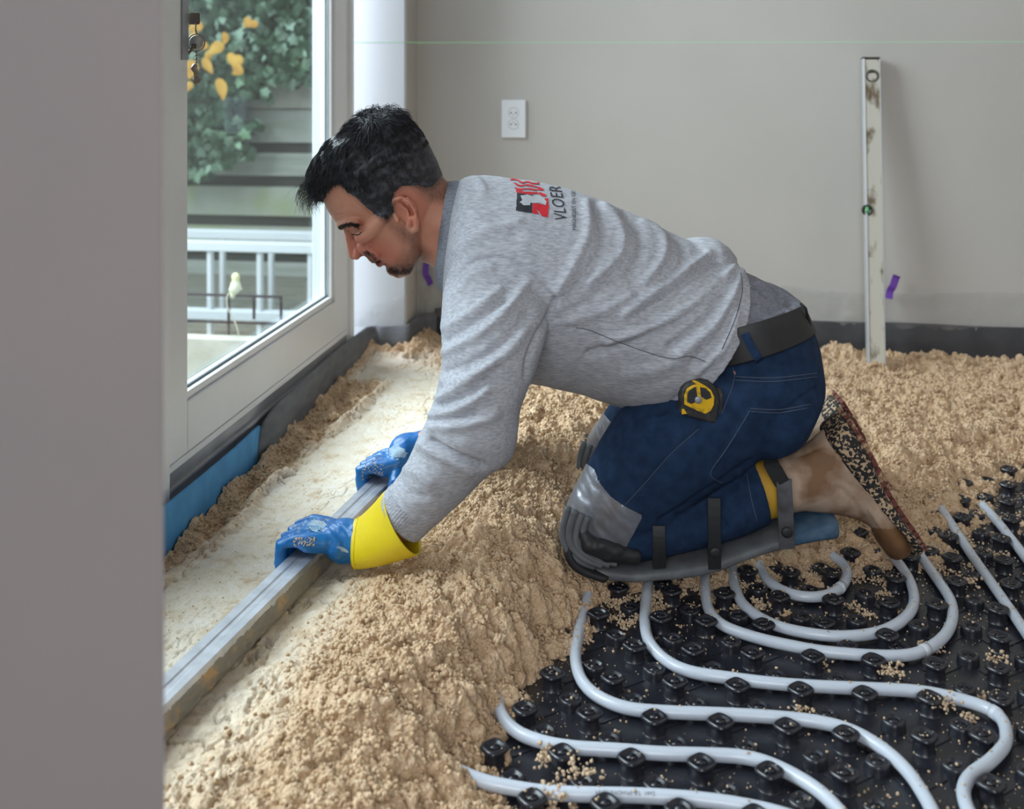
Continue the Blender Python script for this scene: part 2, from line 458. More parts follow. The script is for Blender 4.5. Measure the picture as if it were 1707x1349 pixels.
# ================================================================== heating pipes, stud mat, screed mortar
def Z7(x, y): return (700 + x/1.6951, 860 + y/1.6951)
PIPES = [
 ('lowest pipe run, its cut end lying out of the mortar', [(35,705),(90,742),(180,766),(260,774),(350,782),(440,787),(600,790),(700,795),(800,803),(900,817),(1000,838),(1100,870)]),
 ('second from the front, rising into mortar at its left end', [(243,440),(222,490),(225,550),(265,605),(340,638),(430,655),(560,663),(680,672),(790,675),(900,680),(980,698),(1060,735),(1130,780),(1180,829),(1230,890)]),
 ('third pipe run from the front, coming from under the near knee', [(492,120),(485,155),(475,220),(457,290),(445,350),(440,410),(460,470),(510,515),(590,545),(700,555),(800,559),(900,563),(1010,570),(1120,582),(1220,608),(1310,660),(1380,725),(1430,800),(1460,860)]),
 ('fourth pipe run with a tight double bend near the right edge', [(650,120),(648,165),(640,230),(635,290),(645,350),(690,405),(760,440),(870,458),(1000,474),(1150,484),(1300,490),(1420,498),(1520,518),(1605,545),(1648,580),(1655,640),(1610,695),(1555,735),(1535,780),(1550,835),(1575,880)]),
 ('outer U-shaped pipe bend below the boot', [(804,110),(805,160),(808,220),(818,270),(860,312),(950,345),(1060,370),(1150,385),(1300,396),(1400,390),(1470,352),(1503,300),(1500,240),(1455,170),(1400,92),(1370,40)]),
 ('middle U-shaped pipe bend between the shin and the boot toe', [(880,90),(883,130),(890,200),(920,258),(1000,308),(1100,333),(1200,341),(1300,328),(1370,290),(1397,240),(1380,175),(1335,110),(1300,60)]),
 ('smallest innermost pipe bend beside the shin guard', [(935,95),(960,140),(985,185),(1045,220),(1120,230),(1180,210),(1207,170),(1195,135),(1150,105),(1105,85)]),
 ('straight pipe run right of the boot', [(1460,-40),(1500,20),(1560,112),(1640,225),(1700,312),(1745,380),(1790,450)]),
 ('short straight pipe run in the right corner of the mat', [(1590,-30),(1635,20),(1707,112),(1745,165),(1790,230)]),
]
m_pipe, nt, b = new_mat('translucent_white_pipe')
b.inputs['Base Color'].default_value = lin(196,204,216); b.inputs['Roughness'].default_value = 0.28
b.inputs['Subsurface Weight'].default_value = 0.25; b.inputs['Subsurface Radius'].default_value = (0.01,0.01,0.012); b.inputs['Subsurface Scale'].default_value = 0.5
m_clip = mat('pipe_coupling_white', lin(205,212,222), 0.35)
m_ink = mat('printed_ink', lin(120,124,130), 0.6)
pipe_pts = []
pipe_objs = []
for (lab, pts) in PIPES:
    P = catmull(np.array([PZ(*Z7(*p), 0.0115) for p in pts]), 10)
    # even spacing
    seg = np.r_[0, np.cumsum(np.linalg.norm(np.diff(P, axis=0), axis=1))]
    n = int(seg[-1]/0.006)+2
    u = np.linspace(0, seg[-1], n)
    P = np.stack([np.interp(u, seg, P[:,k]) for k in range(3)], 1)
    for _ in range(3): P[1:-1] = 0.25*P[:-2]+0.5*P[1:-1]+0.25*P[2:]
    if 'cut end' in lab:
        P[:,2] += 0.018*np.clip(1-u/0.14, 0, 1)**1.5
    pipe_pts.append(P)
    o = MB().tube(P, 0.0080, 16).build('heating_pipe', m_pipe, smooth=True)
    tag(o, 'white plastic heating pipe, ' + lab, 'pipe', 'heating pipe runs laid in the stud mat')
    pipe_objs.append(o)
allp = np.concatenate(pipe_pts)[:, :2]
# moulded coupling rings
for (pi, zx, zy) in ((3,1632,556),(4,1420,378),(6,1192,203)):
    P = pipe_pts[pi]; c = PZ(*Z7(zx,zy), 0.0115); i = int(np.argmin(np.linalg.norm(P-np.array(c), axis=1))); i = max(2, min(len(P)-3, i))
    MB().tube([P[i-1], P[i], P[i+1]], 0.0088, 16).build('seam_ring', m_clip, pipe_objs[pi], smooth=True)
def text_mesh(s, size, shear=0.0, space=1.0, res=3, bold=0.0):
    cu = bpy.data.curves.new('t', 'FONT'); cu.body = s; cu.size = size; cu.shear = shear; cu.space_character = space; cu.resolution_u = res; cu.offset = bold
    cu.fill_mode = 'FRONT'
    o = bpy.data.objects.new('t', cu); COL.objects.link(o)
    dg = bpy.context.evaluated_depsgraph_get(); dg.update()
    me = bpy.data.meshes.new_from_object(o.evaluated_get(dg))
    bpy.data.objects.remove(o); bpy.data.curves.remove(cu)
    return me
def wrap_text(s, P, i0, size, name, parent):
    me = text_mesh(s, size)
    P = np.asarray(P); seg = np.r_[0, np.cumsum(np.linalg.norm(np.diff(P, axis=0), axis=1))]
    for v in me.vertices:
        u = seg[i0] + v.co.x
        p = Vector([np.interp(u, seg, P[:,k]) for k in range(3)]); q = Vector([np.interp(u+0.004, seg, P[:,k]) for k in range(3)])
        t = (q-p).normalized(); a = Vector((0,0,1)); side = t.cross(a).normalized()
        ang = math.radians(48) - (v.co.y-size*0.35)/0.0081
        v.co = p + (side*math.cos(ang) + a*math.sin(ang))*0.00835
    return link_mesh(name, me, m_ink, parent, smooth=False)
wrap_text('PE-RT/EVOH/PE-RT  16x2', pipe_pts[0], 34, 0.0062, 'printed_text', pipe_objs[0])
wrap_text('16x2  00127', pipe_pts[2], 32, 0.0055, 'printed_text', pipe_objs[2])

# ------------------------------------------------------------------ stud mat
m_mat, nt, b = new_mat('black_glossy_plastic')
b.inputs['Base Color'].default_value = lin(33,34,42); b.inputs['Roughness'].default_value = 0.22; b.inputs['Specular IOR Level'].default_value = 0.6
_tc = nt.nodes.new('ShaderNodeTexCoord'); _n = nt.nodes.new('ShaderNodeTexNoise'); _n.inputs['Scale'].default_value = 30; _n.inputs['Detail'].default_value = 5
_mr = nt.nodes.new('ShaderNodeMapRange'); _mr.inputs[3].default_value = 0.12; _mr.inputs[4].default_value = 0.5
nt.links.new(_tc.outputs['Object'], _n.inputs['Vector']); nt.links.new(_n.outputs['Fac'], _mr.inputs[0]); nt.links.new(_mr.outputs[0], b.inputs['Roughness'])
_bp = nt.nodes.new('ShaderNodeBump'); _bp.inputs['Strength'].default_value = 0.15; _bp.inputs['Distance'].default_value = 0.002
nt.links.new(_n.outputs['Fac'], _bp.inputs['Height']); nt.links.new(_bp.outputs[0], b.inputs['Normal'])
# fit the stud grid to measured stud tops
HS = 0.021
row = {(0,0):(1100,1268),(1,0):(1230,1277),(-1,0):(971,1256),(0,1):(1101,1194),(1,1):(1223,1204),(2,1):(1347,1214),(1,2):(1217,1138),(2,2):(1334,1148),(3,2):(1452,1156),(2,3):(1321,1086),(3,3):(1431,1096),(-1,-1):(824,1321),(0,-1):(961,1330),(1,-1):(1098,1336)}
Am = []; Bm = []
for (i, j), (px, py) in row.items():
    p = PZ(px, py, HS)
    Am.append((1, i, j)); Bm.append((p.x, p.y))
sol = np.linalg.lstsq(np.array(Am, float), np.array(Bm), rcond=None)[0]
G0, GU, GV = sol
print('GRID', G0, GU, GV)
mroot = empty('stud_mat', (float(G0[0]), float(G0[1]), 0.0), 'black glossy moulded plastic stud mat holding the white heating pipes', 'mat')
base = MB(); base.box((-0.45, 1.05, -0.03), (1.55, 2.9, 0.0))
# low ribs between studs (moulded pattern)
def gpt(i, j): return Vector((float(G0[0]+GU[0]*i+GV[0]*j), float(G0[1]+GU[1]*i+GV[1]*j), 0))
for i in range(-5, 13):
    for j in range(-4, 14):
        c = gpt(i+0.5, j+0.5)
        for (di, dj) in ((-0.5,-0.5),(0.5,-0.5)):
            e = gpt(i+0.5+di, j+0.5+dj)
            if not (-0.4 < e.x < 1.5 and 1.1 < e.y < 2.85): continue
            d = (e-c).normalized(); nn = Vector((-d.y, d.x, 0))*0.0016
            a0 = c+d*0.017; a1 = e-d*0.018
            base.prism([a0-nn, a1-nn, a1+nn, a0+nn], (0,0,0.0014))
base.build('base_sheet', m_mat, mroot)
def stud_mesh(r, h, low):
    mb = MB()
    n = 32
    prof = [(1.0,0.0),(0.90,0.08),(0.86,0.6),(0.92,0.70),(1.08,0.78),(1.10,0.88),(1.0,0.98),(0.93,1.0),(0.72,1.0),(0.66,0.90)]
    if low: prof = [(1.05,0.0),(1.0,0.6),(0.95,0.9),(0.85,1.0),(0.66,1.0),(0.58,0.8)]
    vs = []; fs = []
    for (pr, ph) in prof:
        for k in range(n):
            w = 2*math.pi*k/n
            lobe = 1 + 0.06*math.cos(4*w)*(1 if ph > 0.65 else 0.3) + 0.03*(1 if (k % 8) in (0,1) else 0)*(ph > 0.7)
            vs.append((math.cos(w)*r*pr*lobe, math.sin(w)*r*pr*lobe, h*ph))
    m = len(prof)
    for i in range(m-1):
        for k in range(n):
            k2 = (k+1) % n
            fs.append((i*n+k, i*n+k2, (i+1)*n+k2, (i+1)*n+k))
    fs.append(tuple((m-1)*n+k for k in range(n)))
    mb.add(vs, fs)
    q = r*0.36; zt = h*prof[-1][1]
    mb.box((-q, -q*0.8, zt-0.001), (q, q*0.8, zt+h*0.06))
    mb.lathe([(0.0012, 0), (0.0008, 0.0012)], (0,0,zt+h*0.06), n=8)
    me = bpy.data.meshes.new('stud'); me.from_pydata([tuple(v) for v in mb.v], [], mb.f)
    bm = bmesh.new(); bm.from_mesh(me); bmesh.ops.recalc_face_normals(bm, faces=bm.faces); bm.to_mesh(me); bm.free()
    me.polygons.foreach_set('use_smooth', [True]*len(me.polygons)); me.materials.append(m_mat); me.update()
    return me
me_hi = stud_mesh(0.0145, HS+0.001, False); me_lo = stud_mesh(0.0145, HS*0.62, True)
spots = []
for i in range(-6, 14):
    for j in range(-4, 15):
        for (hi, off) in ((True, 0.0), (False, 0.5)):
            p = gpt(i+off, j+off)
            if not (-0.42 < p.x < 1.5 and 1.08 < p.y < 2.85): continue
            d = float(np.min(np.hypot(allp[:,0]-p.x, allp[:,1]-p.y)))
            ppx, ppy, D = proj(np.array(p))
            if ppx < 640 or ppx > 1790 or ppy > 1420 or ppy < 780: continue
            if d < 0.0225:
                # studs hug the pipes: slide the stud off the pipe
                k = int(np.argmin(np.hypot(allp[:,0]-p.x, allp[:,1]-p.y)))
                v = Vector((p.x-allp[k,0], p.y-allp[k,1], 0))
                if v.length < 1e-4 or d < 0.008 and not hi: continue
                p = p + v.normalized()*(0.0232-d)
                if float(np.min(np.hypot(allp[:,0]-p.x, allp[:,1]-p.y))) < 0.021: continue
            spots.append((D, hi, p))

# ------------------------------------------------------------------ screed mortar (height field of crumbs)
CTRL = [  # px, py, height, roughness 0 smooth .. 1 crumbly
 (300,1000,.060,.05),(450,850,.060,.0),(600,700,.060,.0),(680,620,.060,.0),(550,880,.060,.0),(340,1180,.061,.16),(300,1300,.064,.35),(450,1100,.061,.20),(560,1000,.061,.22),(420,1300,.066,.55),(480,1200,.064,.45),
 (620,930,.066,.4),(700,560,.068,.5),(735,560,.072,.6),(720,640,.060,.0),(740,700,.062,.15),(700,760,.062,.1),
 (640,1010,.078,.75),(560,1120,.078,.7),(700,960,.096,1),(760,900,.112,1),(830,830,.122,1),(880,760,.122,1),(880,690,.112,1),(930,650,.100,1),(980,720,.110,1),(800,960,.110,1),(880,880,.120,1),
 (640,1150,.092,1),(560,1280,.078,.9),(500,1340,.075,.7),(700,1100,.090,1),(760,1050,.092,1),(700,1250,.055,1),(640,1320,.055,1),(780,1180,.050,1),(850,1030,.075,1),(920,920,.075,1),(900,990,.055,1),(800,1120,.05,1),
 (760,1290,.012,1),(800,1250,.012,1),(830,1180,.014,1),(860,1120,.016,1),(930,1060,.010,1),(960,990,.014,1),(1010,965,.012,1),(1080,950,.010,1),(1180,945,.012,1),(1130,980,-.002,1),(1250,930,.018,1),(1330,900,.030,1),(1420,900,.026,1),(1490,905,.008,1),(1560,880,.006,1),(1620,850,.002,1),(1700,810,.0,1),
 (850,1250,-.006,1),(900,1160,-.010,1),(950,1120,-.008,1),(1000,1050,-.007,1),(1060,1010,-.004,1),(1200,1010,-.008,1),(1100,1100,-.02,1),(900,1330,-.02,1),(1300,1200,-.03,1),(1400,1000,-.016,1),(1500,1100,-.03,1),(1650,1000,-.02,1),(1640,920,-.014,1),(1707,900,-.016,1),(1600,1300,-.03,1),(1100,1300,-.03,1),(1320,960,-.004,1),
 (1000,860,.04,1),(1060,830,.05,1),(1150,860,.05,1),(1250,860,.045,1),(1020,770,.085,1),(1100,780,.08,1),(1200,760,.075,1),(1300,760,.07,1),(1400,780,.055,1),(1470,830,.04,1),(1540,820,.030,1),(1600,780,.028,1),(1680,760,.018,1),(1640,810,.008,1),
 (1380,615,.066,1),(1450,610,.066,1),(1550,608,.065,1),(1640,605,.066,1),(1707,592,.080,1),(1400,680,.072,1),(1500,700,.070,1),(1600,690,.064,1),(1707,700,.05,1),(1200,640,.085,1),(1050,620,.088,1),(1520,760,.058,1),
 (1780,640,.06,1),(1800,850,.0,1),(1800,1100,-.02,1),(1800,590,.078,1),(240,1000,.06,.1),(200,1250,.06,.2),(950,590,.09,1),(850,580,.085,1),(790,560,.08,.9),
]
def fit_rbf(X, V):
    D = np.linalg.norm(X[:,None]-X[None], axis=2)
    n = len(X); A = np.zeros((n+3, n+3)); A[:n,:n] = D; A[:n,n] = 1; A[n,:n] = 1; A[:n,n+1:] = X; A[n+1:,:n] = X.T
    A[:n,:n] += np.eye(n)*-0.002
    return np.linalg.solve(A, np.r_[V, 0,0,0])
CX_ = np.array([[*PZ(c[0], c[1], c[2])[:2]] for c in CTRL])
WH = fit_rbf(CX_, np.array([c[2] for c in CTRL])); WR = fit_rbf(CX_, np.array([c[3] for c in CTRL]))
def ev_rbf(W, x, y):
    r = W[-3] + W[-2]*x + W[-1]*y
    for k in range(len(CX_)):
        r = r + W[k]*np.hypot(x-CX_[k,0], y-CX_[k,1])
    return r
RIDGE = np.array([[*PZ(px, py, 0.062)[:2]] for (px, py) in ((250,990),(300,945),(400,865),(432,828),(480,785),(520,745),(560,715),(600,686),(640,645),(655,628))])
def ridge_dist(x, y):
    best = np.full(x.shape, 9.0); side = np.zeros(x.shape)
    for a, b in zip(RIDGE[:-1], RIDGE[1:]):
        d = b-a; L = np.hypot(*d); t = np.clip(((x-a[0])*d[0]+(y-a[1])*d[1])/L**2, 0, 1)
        dx = x-(a[0]+t*d[0]); dy = y-(a[1]+t*d[1]); dd = np.hypot(dx, dy)
        s = (x-a[0])*d[1]-(y-a[1])*d[0]
        m = dd < best; best = np.where(m, dd, best); side = np.where(m, s, side)
    return best, side
DENTS = []   # (x, y, radius, depth) places pressed down by knees and toes, filled by the person section
def sand(x, y, fine=True):
    H = ev_rbf(WH, x, y); R = np.clip(ev_rbf(WR, x, y), 0, 1)
    wob = 0.010*vnoise(x*14, y*14, 0, 3)
    rd, sd = ridge_dist(x+wob*0.6, y+wob*0.6)
    left = (sd < 0)
    # strip of loose mortar between foam and ridge
    edge = np.clip((rd)/0.02, 0, 1)*left
    inY = np.clip((y-1.1)/0.1, 0, 1)*np.clip((2.66-y)/0.06, 0, 1)
    H = np.where(left, H*(1-edge*inY)+(0.060+0.006*np.sin(y*38+x*60))*edge*inY, H)
    R = np.maximum(R, 0.72*edge*inY)
    amp = 0.6+0.5*vnoise(y*9, 0*y, 0, 21)
    H = H + inY*amp*0.019*np.exp(-(rd/0.011)**2)
    R = np.maximum(R, inY*0.35*np.exp(-(rd/0.014)**2))
    # pile against foam
    fx = np.clip(1-(x-XF)/0.03, 0, 1); H = H + 0.010*fx*(y < 2.9)
    R = np.maximum(R, 0.7*fx)
    fy = np.clip(1-(YP-0.016-y)/0.05, 0, 1)*(x < XP1+0.03); H = H+0.012*fy; R = np.maximum(R, 0.9*fy)
    fc = np.clip(1-np.abs(x-(XP1+0.04))/0.045, 0, 1)*(y > 2.83); H = H+0.022*fc; R = np.maximum(R, 0.9*fc)
    fb = np.clip(1-(YB-y)/0.07, 0, 1)*(x > XP1+0.02); H = H+0.004*fb; R = np.maximum(R, 0.9*fb)
    for (dx, dy, rr, dd) in DENTS:
        w = np.exp(-(((x-dx)**2+(y-dy)**2)/rr**2)**2); H = H*(1-w)+np.minimum(H, dd)*w
    H = H - 0.0
    if not fine: return H, R
    n1 = fbm(x*7, y*7, 0, 3, 5)*0.016
    wx = x+0.006*vnoise(x*60, y*60, 0, 1); wy = y+0.006*vnoise(x*60, y*60, 5, 2)
    c3 = crumbs(wx, wy, 0.036, 3)*0.030; c2 = crumbs(wx, wy, 0.0165, 4)*0.0165; c1 = crumbs(wx, wy, 0.0085, 5)*0.0062; c0 = crumbs(x, y, 0.0048, 6)*0.0034
    mid = np.clip(1.6*(0.5+0.5*fbm(x*16, y*16, 0, 3, 9))-0.2, 0, 1)
    Rc = R**1.1
    loose = (n1 + c3*mid + c2 + c1 + c0 - 0.022)
    # cracks in the half-smoothed area
    cr = np.abs(fbm(x*48, y*20, 0, 4, 31)); crk = np.clip(1-cr/0.075, 0, 1)*np.clip(fbm(x*10, y*10, 2, 2, 33)*2+0.9, 0, 1)
    band = np.clip(R/0.12, 0, 1)*np.clip((0.8-R)/0.4, 0, 1)
    H2 = H + Rc*loose - 0.0095*crk*band + (1-R)*0.0005*fbm(x*90, y*90, 0, 3, 40)
    pits = np.clip(vnoise(x*150, y*110, 0, 50)-0.42, 0, 1)*np.clip(fbm(x*8,y*8,0,2,51)+0.6,0,1)
    H2 = H2 - pits*0.0065*(1-R)
    return H2, R
# ---- build the mortar surface
gx = np.arange(XF+0.0005, 1.32, 0.0021); gy = np.arange(1.03, YB-0.0015, 0.0021)
GX, GY = np.meshgrid(gx, gy)
SH, SR = sand(GX, GY)
inside = ~((GX < XP1+0.012) & (GY > YP-0.014))
PXs, PYs, PDs = proj(np.stack([GX, GY, SH], -1))
vis = (PXs > 200) & (PXs < 1900) & (PYs < 1500)
ok = inside & (SH > -0.0035) & vis
ny, nx = GX.shape
q = ok[:-1,:-1] | ok[1:,:-1] | ok[:-1,1:] | ok[1:,1:]
q &= (inside[:-1,:-1] & inside[1:,:-1] & inside[:-1,1:] & inside[1:,1:])
ii, jj = np.nonzero(q)
a = ii*nx+jj
faces = np.stack([a, a+1, a+nx+1, a+nx], 1)
used = np.unique(faces); remap = np.full(nx*ny, -1); remap[used] = np.arange(len(used)); faces = remap[faces]
# sideways push so crumbs overhang a little
ox = 0.0022*vnoise(GX*150, GY*150, 0, 61)*SR; oy = 0.0022*vnoise(GX*150, GY*150, 0, 62)*SR
HB, _rb = sand(GX, GY, False)
gyy, gxx = np.gradient(HB, 0.0021); dz = SH-HB
nn_ = 1/np.sqrt(1+gxx**2+gyy**2); px2 = -gxx*nn_*dz; py2 = -gyy*nn_*dz; pz2 = HB+nn_*dz
co = np.stack([np.maximum(GX+ox+px2, XF+0.0004), np.minimum(GY+oy+py2, YB-0.001), np.maximum(pz2, -0.006)], -1).reshape(-1, 3)[used]
def fast_mesh(name, co, faces):
    me = bpy.data.meshes.new(name)
    k = faces.shape[1]
    me.vertices.add(len(co)); me.vertices.foreach_set('co', np.asarray(co, np.float32).ravel())
    me.loops.add(faces.size); me.loops.foreach_set('vertex_index', faces.ravel().astype(np.int32))
    me.polygons.add(len(faces)); me.polygons.foreach_set('loop_start', np.arange(0, faces.size, k, dtype=np.int32))
    me.update(calc_edges=True); me.validate()
    return me
m_sand, nt, b = new_mat('screed_mortar')
b.inputs['Roughness'].default_value = 0.93; b.inputs['Specular IOR Level'].default_value = 0.25
tc = nt.nodes.new('ShaderNodeTexCoord')
def nz(scale, detail=4, rough=0.5):
    n = nt.nodes.new('ShaderNodeTexNoise'); n.inputs['Scale'].default_value = scale; n.inputs['Detail'].default_value = detail; n.inputs['Roughness'].default_value = rough
    nt.links.new(tc.outputs['Object'], n.inputs['Vector']); return n
def ramp(src, stops):
    r = nt.nodes.new('ShaderNodeValToRGB')
    while len(r.color_ramp.elements) < len(stops): r.color_ramp.elements.new(0.5)
    for e, (p, c) in zip(r.color_ramp.elements, stops): e.position = p; e.color = c
    nt.links.new(src, r.inputs[0]); return r
def mixc(f, a, bb, mode='MIX'):
    m = nt.nodes.new('ShaderNodeMix'); m.data_type = 'RGBA'; m.blend_type = mode
    for sock, v in ((m.inputs[0], f), (m.inputs[6], a), (m.inputs[7], bb)):
        if isinstance(v, (float, tuple)): sock.default_value = v
        else: nt.links.new(v, sock)
    return m
coarse = ramp(nz(60, 8, 0.7).outputs['Fac'], [(0.3, lin(196,163,128)), (0.5, lin(216,186,152)), (0.72, lin(232,207,177))])
smoothc = ramp(nz(26, 8, 0.72).outputs['Fac'], [(0.32, lin(206,182,150)), (0.47, lin(228,216,196)), (0.7, lin(236,230,219))])
speck = ramp(nz(420, 2).outputs['Fac'], [(0.30, lin(150,118,84)), (0.40, (1,1,1,1))])
at = nt.nodes.new('ShaderNodeAttribute'); at.attribute_name = 'compaction'
sm = mixc(0.4, smoothc.outputs[0], speck.outputs[0], 'MULTIPLY')
fin = mixc(at.outputs['Fac'], sm.outputs[2], coarse.outputs[0])
nt.links.new(fin.outputs[2], b.inputs['Base Color'])
bpn = nz(620, 4, 0.6); bp = nt.nodes.new('ShaderNodeBump'); bp.inputs['Strength'].default_value = 0.7; bp.inputs['Distance'].default_value = 0.0022
nt.links.new(bpn.outputs['Fac'], bp.inputs['Height'])
vo = nt.nodes.new('ShaderNodeTexVoronoi'); vo.inputs['Scale'].default_value = 210; nt.links.new(tc.outputs['Object'], vo.inputs['Vector'])
bp2 = nt.nodes.new('ShaderNodeBump'); bp2.invert = True; bp2.inputs['Distance'].default_value = 0.0035
mlt = nt.nodes.new('ShaderNodeMath'); mlt.operation = 'MULTIPLY'; mlt.inputs[1].default_value = 0.85
nt.links.new(at.outputs['Fac'], mlt.inputs[0]); nt.links.new(mlt.outputs[0], bp2.inputs['Strength'])
nt.links.new(vo.outputs['Distance'], bp2.inputs['Height']); nt.links.new(bp.outputs[0], bp2.inputs['Normal']); nt.links.new(bp2.outputs[0], b.inputs['Normal'])

me = fast_mesh('screed_mortar', co, faces)
atr = me.attributes.new('compaction', 'FLOAT', 'POINT')
vals = np.clip((SR.reshape(-1)[used]-0.10)/0.5, 0, 1).astype(np.float32)
if len(me.vertices) == len(vals): atr.data.foreach_set('value', vals)
sand_o = link_mesh('screed_mortar', me, m_sand, None, True)
tag(sand_o, 'pale sandy screed mortar, heaped and crumbly beside the kneeling person, levelled smooth by the door', 'mortar', kind='stuff')

# ---- loose crumbs: on the heap, spilled on mat and pipes
icob = bmesh.new(); bmesh.ops.create_icosphere(icob, subdivisions=1, radius=1.0)
ICO_V = np.array([v.co[:] for v in icob.verts]); ICO_F = np.array([[v.index for v in f_.verts] for f_ in icob.faces]); icob.free()
def crumb_mesh(P, r, seed):
    g = np.random.default_rng(seed); n = len(P)
    V = ICO_V[None] * (1 + 0.35*(g.random((n, 12, 1))-0.5)) * r[:,None,None] * (0.75+0.5*g.random((n,1,3)))
    V = V + P[:,None]
    Fc = ICO_F[None] + (np.arange(n)*12)[:,None,None]
    return V.reshape(-1,3), Fc.reshape(-1,3)
PTS = []; RAD = []
n = 230000
x = RNG.uniform(XF+0.006, 1.28, n); y = RNG.uniform(1.05, YB-0.006, n)
h, r = sand(x, y)
px_, py_, _ = proj(np.stack([x,y,h],-1))
prob = np.clip((r-0.25)/0.6, 0, 1)
k = (RNG.random(n) < prob) & (h > 0.002) & ~((x < XP1+0.02) & (y > YP-0.02)) & (px_ > 230) & (px_ < 1800) & (py_ < 1420)
rr = 0.0008+0.0030*RNG.random(n)**2.6
PTS.append(np.stack([x,y,h+rr*0.25],-1)[k]); RAD.append(rr[k])
# clumps that give the heap its cauliflower look
n = 5200
x = RNG.uniform(XF+0.01, 1.28, n); y = RNG.uniform(1.06, YB-0.02, n); h, r = sand(x, y)
px_, py_, _ = proj(np.stack([x,y,h],-1))
k = (RNG.random(n) < np.clip((r-0.45)/0.4, 0, 1)) & (h > 0.004) & ~((x < XP1+0.03) & (y > YP-0.03)) & (px_ > 230) & (px_ < 1800) & (py_ < 1420)
x, y, h = x[k], y[k], h[k]; S_ = 0.0035+0.0065*RNG.random(len(x))**2
m_ = 16; q_ = RNG.normal(0, 1, (len(x), m_, 3)); q_ /= np.linalg.norm(q_, axis=2)[:,:,None]; q_[:,:,2] = np.abs(q_[:,:,2])*0.8
q_ = q_*S_[:,None,None] + np.stack([x,y,h-0.001],-1)[:,None]
PTS.append(q_.reshape(-1,3)); RAD.append((S_[:,None]*RNG.uniform(0.25,0.5,(len(x),m_))).ravel())
# bits on the smooth field
n = 2600
x = RNG.uniform(XF+0.02, -0.1, n); y = RNG.uniform(1.14, 2.8, n); h, r = sand(x, y); k = (r < 0.4)
rr = 0.0004+0.0009*RNG.random(n)**2
PTS.append(np.stack([x,y,h+rr*0.3],-1)[k]); RAD.append(rr[k])
P = np.concatenate(PTS); R_ = np.concatenate(RAD)
cv, cf = crumb_mesh(P, R_, 3)
me = fast_mesh('mortar_crumbs', cv, cf)
atr = me.attributes.new('compaction', 'FLOAT', 'POINT'); atr.data.foreach_set('value', np.ones(len(me.vertices), np.float32))
tag(link_mesh('mortar_crumbs', me, m_sand, None, True), 'loose crumbs of sandy mortar lying on top of the heap', 'mortar crumbs', kind='stuff')

# crumbs on mat, studs and pipes
stud_xy = np.array([[p.x, p.y, HS+0.002 if hi else HS*0.6] for (_, hi, p) in spots])
n = 26000
x = RNG.uniform(-0.2, 1.4, n); y = RNG.uniform(1.14, 2.3, n)
h, r = sand(x, y, False)
dens = np.exp(-np.clip(-h, 0, 1)/0.0065)*0.9 + 0.55*(0.5+0.5*vnoise(x*9, y*9, 0, 71))
k = (h < 0.010) & (RNG.random(n) < dens)
x = x[k]; y = y[k]
z = np.zeros(len(x))
for i in range(len(x)):
    ds = np.hypot(stud_xy[:,0]-x[i], stud_xy[:,1]-y[i]); j = ds.argmin()
    if ds[j] < 0.0125: z[i] = stud_xy[j,2]
    dp = float(np.min(np.hypot(allp[:,0]-x[i], allp[:,1]-y[i])))
    if dp < 0.0088: z[i] = 0.0115+math.sqrt(max(0,0.0080**2-dp**2)) if dp < 0.0045 else -1
kk = z >= 0; x, y, z = x[kk], y[kk], z[kk]
rr = (0.0006+0.0016*RNG.random(len(x))**3.0)
PP = np.stack([x,y,z+rr*0.6],-1)
# small clumps
cl = []; clr = []
for c in range(260):
    for _try in range(20):
        cx_ = RNG.uniform(-0.15, 1.2); cy_ = RNG.uniform(1.16, 2.2); hh = float(sand(np.array([cx_]), np.array([cy_]), False)[0][0])
        if -0.016 < hh < 0.004 and RNG.random() < math.exp(hh/0.008): break
    s = RNG.uniform(0.003, 0.009)
    m_ = int(14+30*s/0.008)
    q_ = RNG.normal(0, 1, (m_, 3))*np.array([s,s,s*0.45]); q_[:,2] = np.abs(q_[:,2])+0.001
    cl.append(q_+np.array([cx_,cy_,0.0])); clr.append(RNG.uniform(0.0009, 0.0026, m_))
for (zx, zy, s) in ((1478,548,0.010),(1540,195,0.010),(452,745,0.012),(380,805,0.010),(355,700,0.009),(1330,455,0.008),(1630,425,0.008)):
    c = PZ(*Z7(zx,zy), 0.006); q_ = RNG.normal(0,1,(60,3))*np.array([s,s,s*0.6]); q_[:,2] = np.abs(q_[:,2])+0.004
    cl.append(q_+np.array(c)); clr.append(RNG.uniform(0.001,0.003,60))
P = np.concatenate([PP]+cl); R_ = np.concatenate([rr]+clr)
cv, cf = crumb_mesh(P, R_, 5)
me = fast_mesh('spilled_crumbs', cv, cf)
atr = me.attributes.new('compaction', 'FLOAT', 'POINT'); atr.data.foreach_set('value', np.full(len(me.vertices), 0.8, np.float32))
tag(link_mesh('spilled_crumbs', me, m_sand, None, True), 'crumbs of pale mortar spilled over the black stud mat and pipes', 'mortar crumbs', kind='stuff')

# ---- studs as parts of the mat (those not buried in mortar)
xy = np.array([[p.x, p.y] for (_,_,p) in spots]); hh, _r = sand(xy[:,0], xy[:,1], False)
live = [(D, hi, p) for (D, hi, p), h_ in zip(spots, hh) if h_ < HS+0.008]
live.sort(key=lambda t: t[0])
print('STUDS', len(live))
for (D, hi, p) in live[:100]:
    o = bpy.data.objects.new('stud', me_hi if hi else me_lo); COL.objects.link(o); o.parent = mroot
    o.location = p - Vector(mroot.location)
rest = live[100:]
if rest:
    vs = []; fs = []
    for (D, hi, p) in rest:
        src = me_hi if hi else me_lo; n0 = len(vs)
        vs += [v.co + p for v in src.vertices]; fs += [tuple(i+n0 for i in pl.vertices) for pl in src.polygons]
    o = obj('studs', vs, fs, m_mat, mroot); o['kind'] = 'stuff'
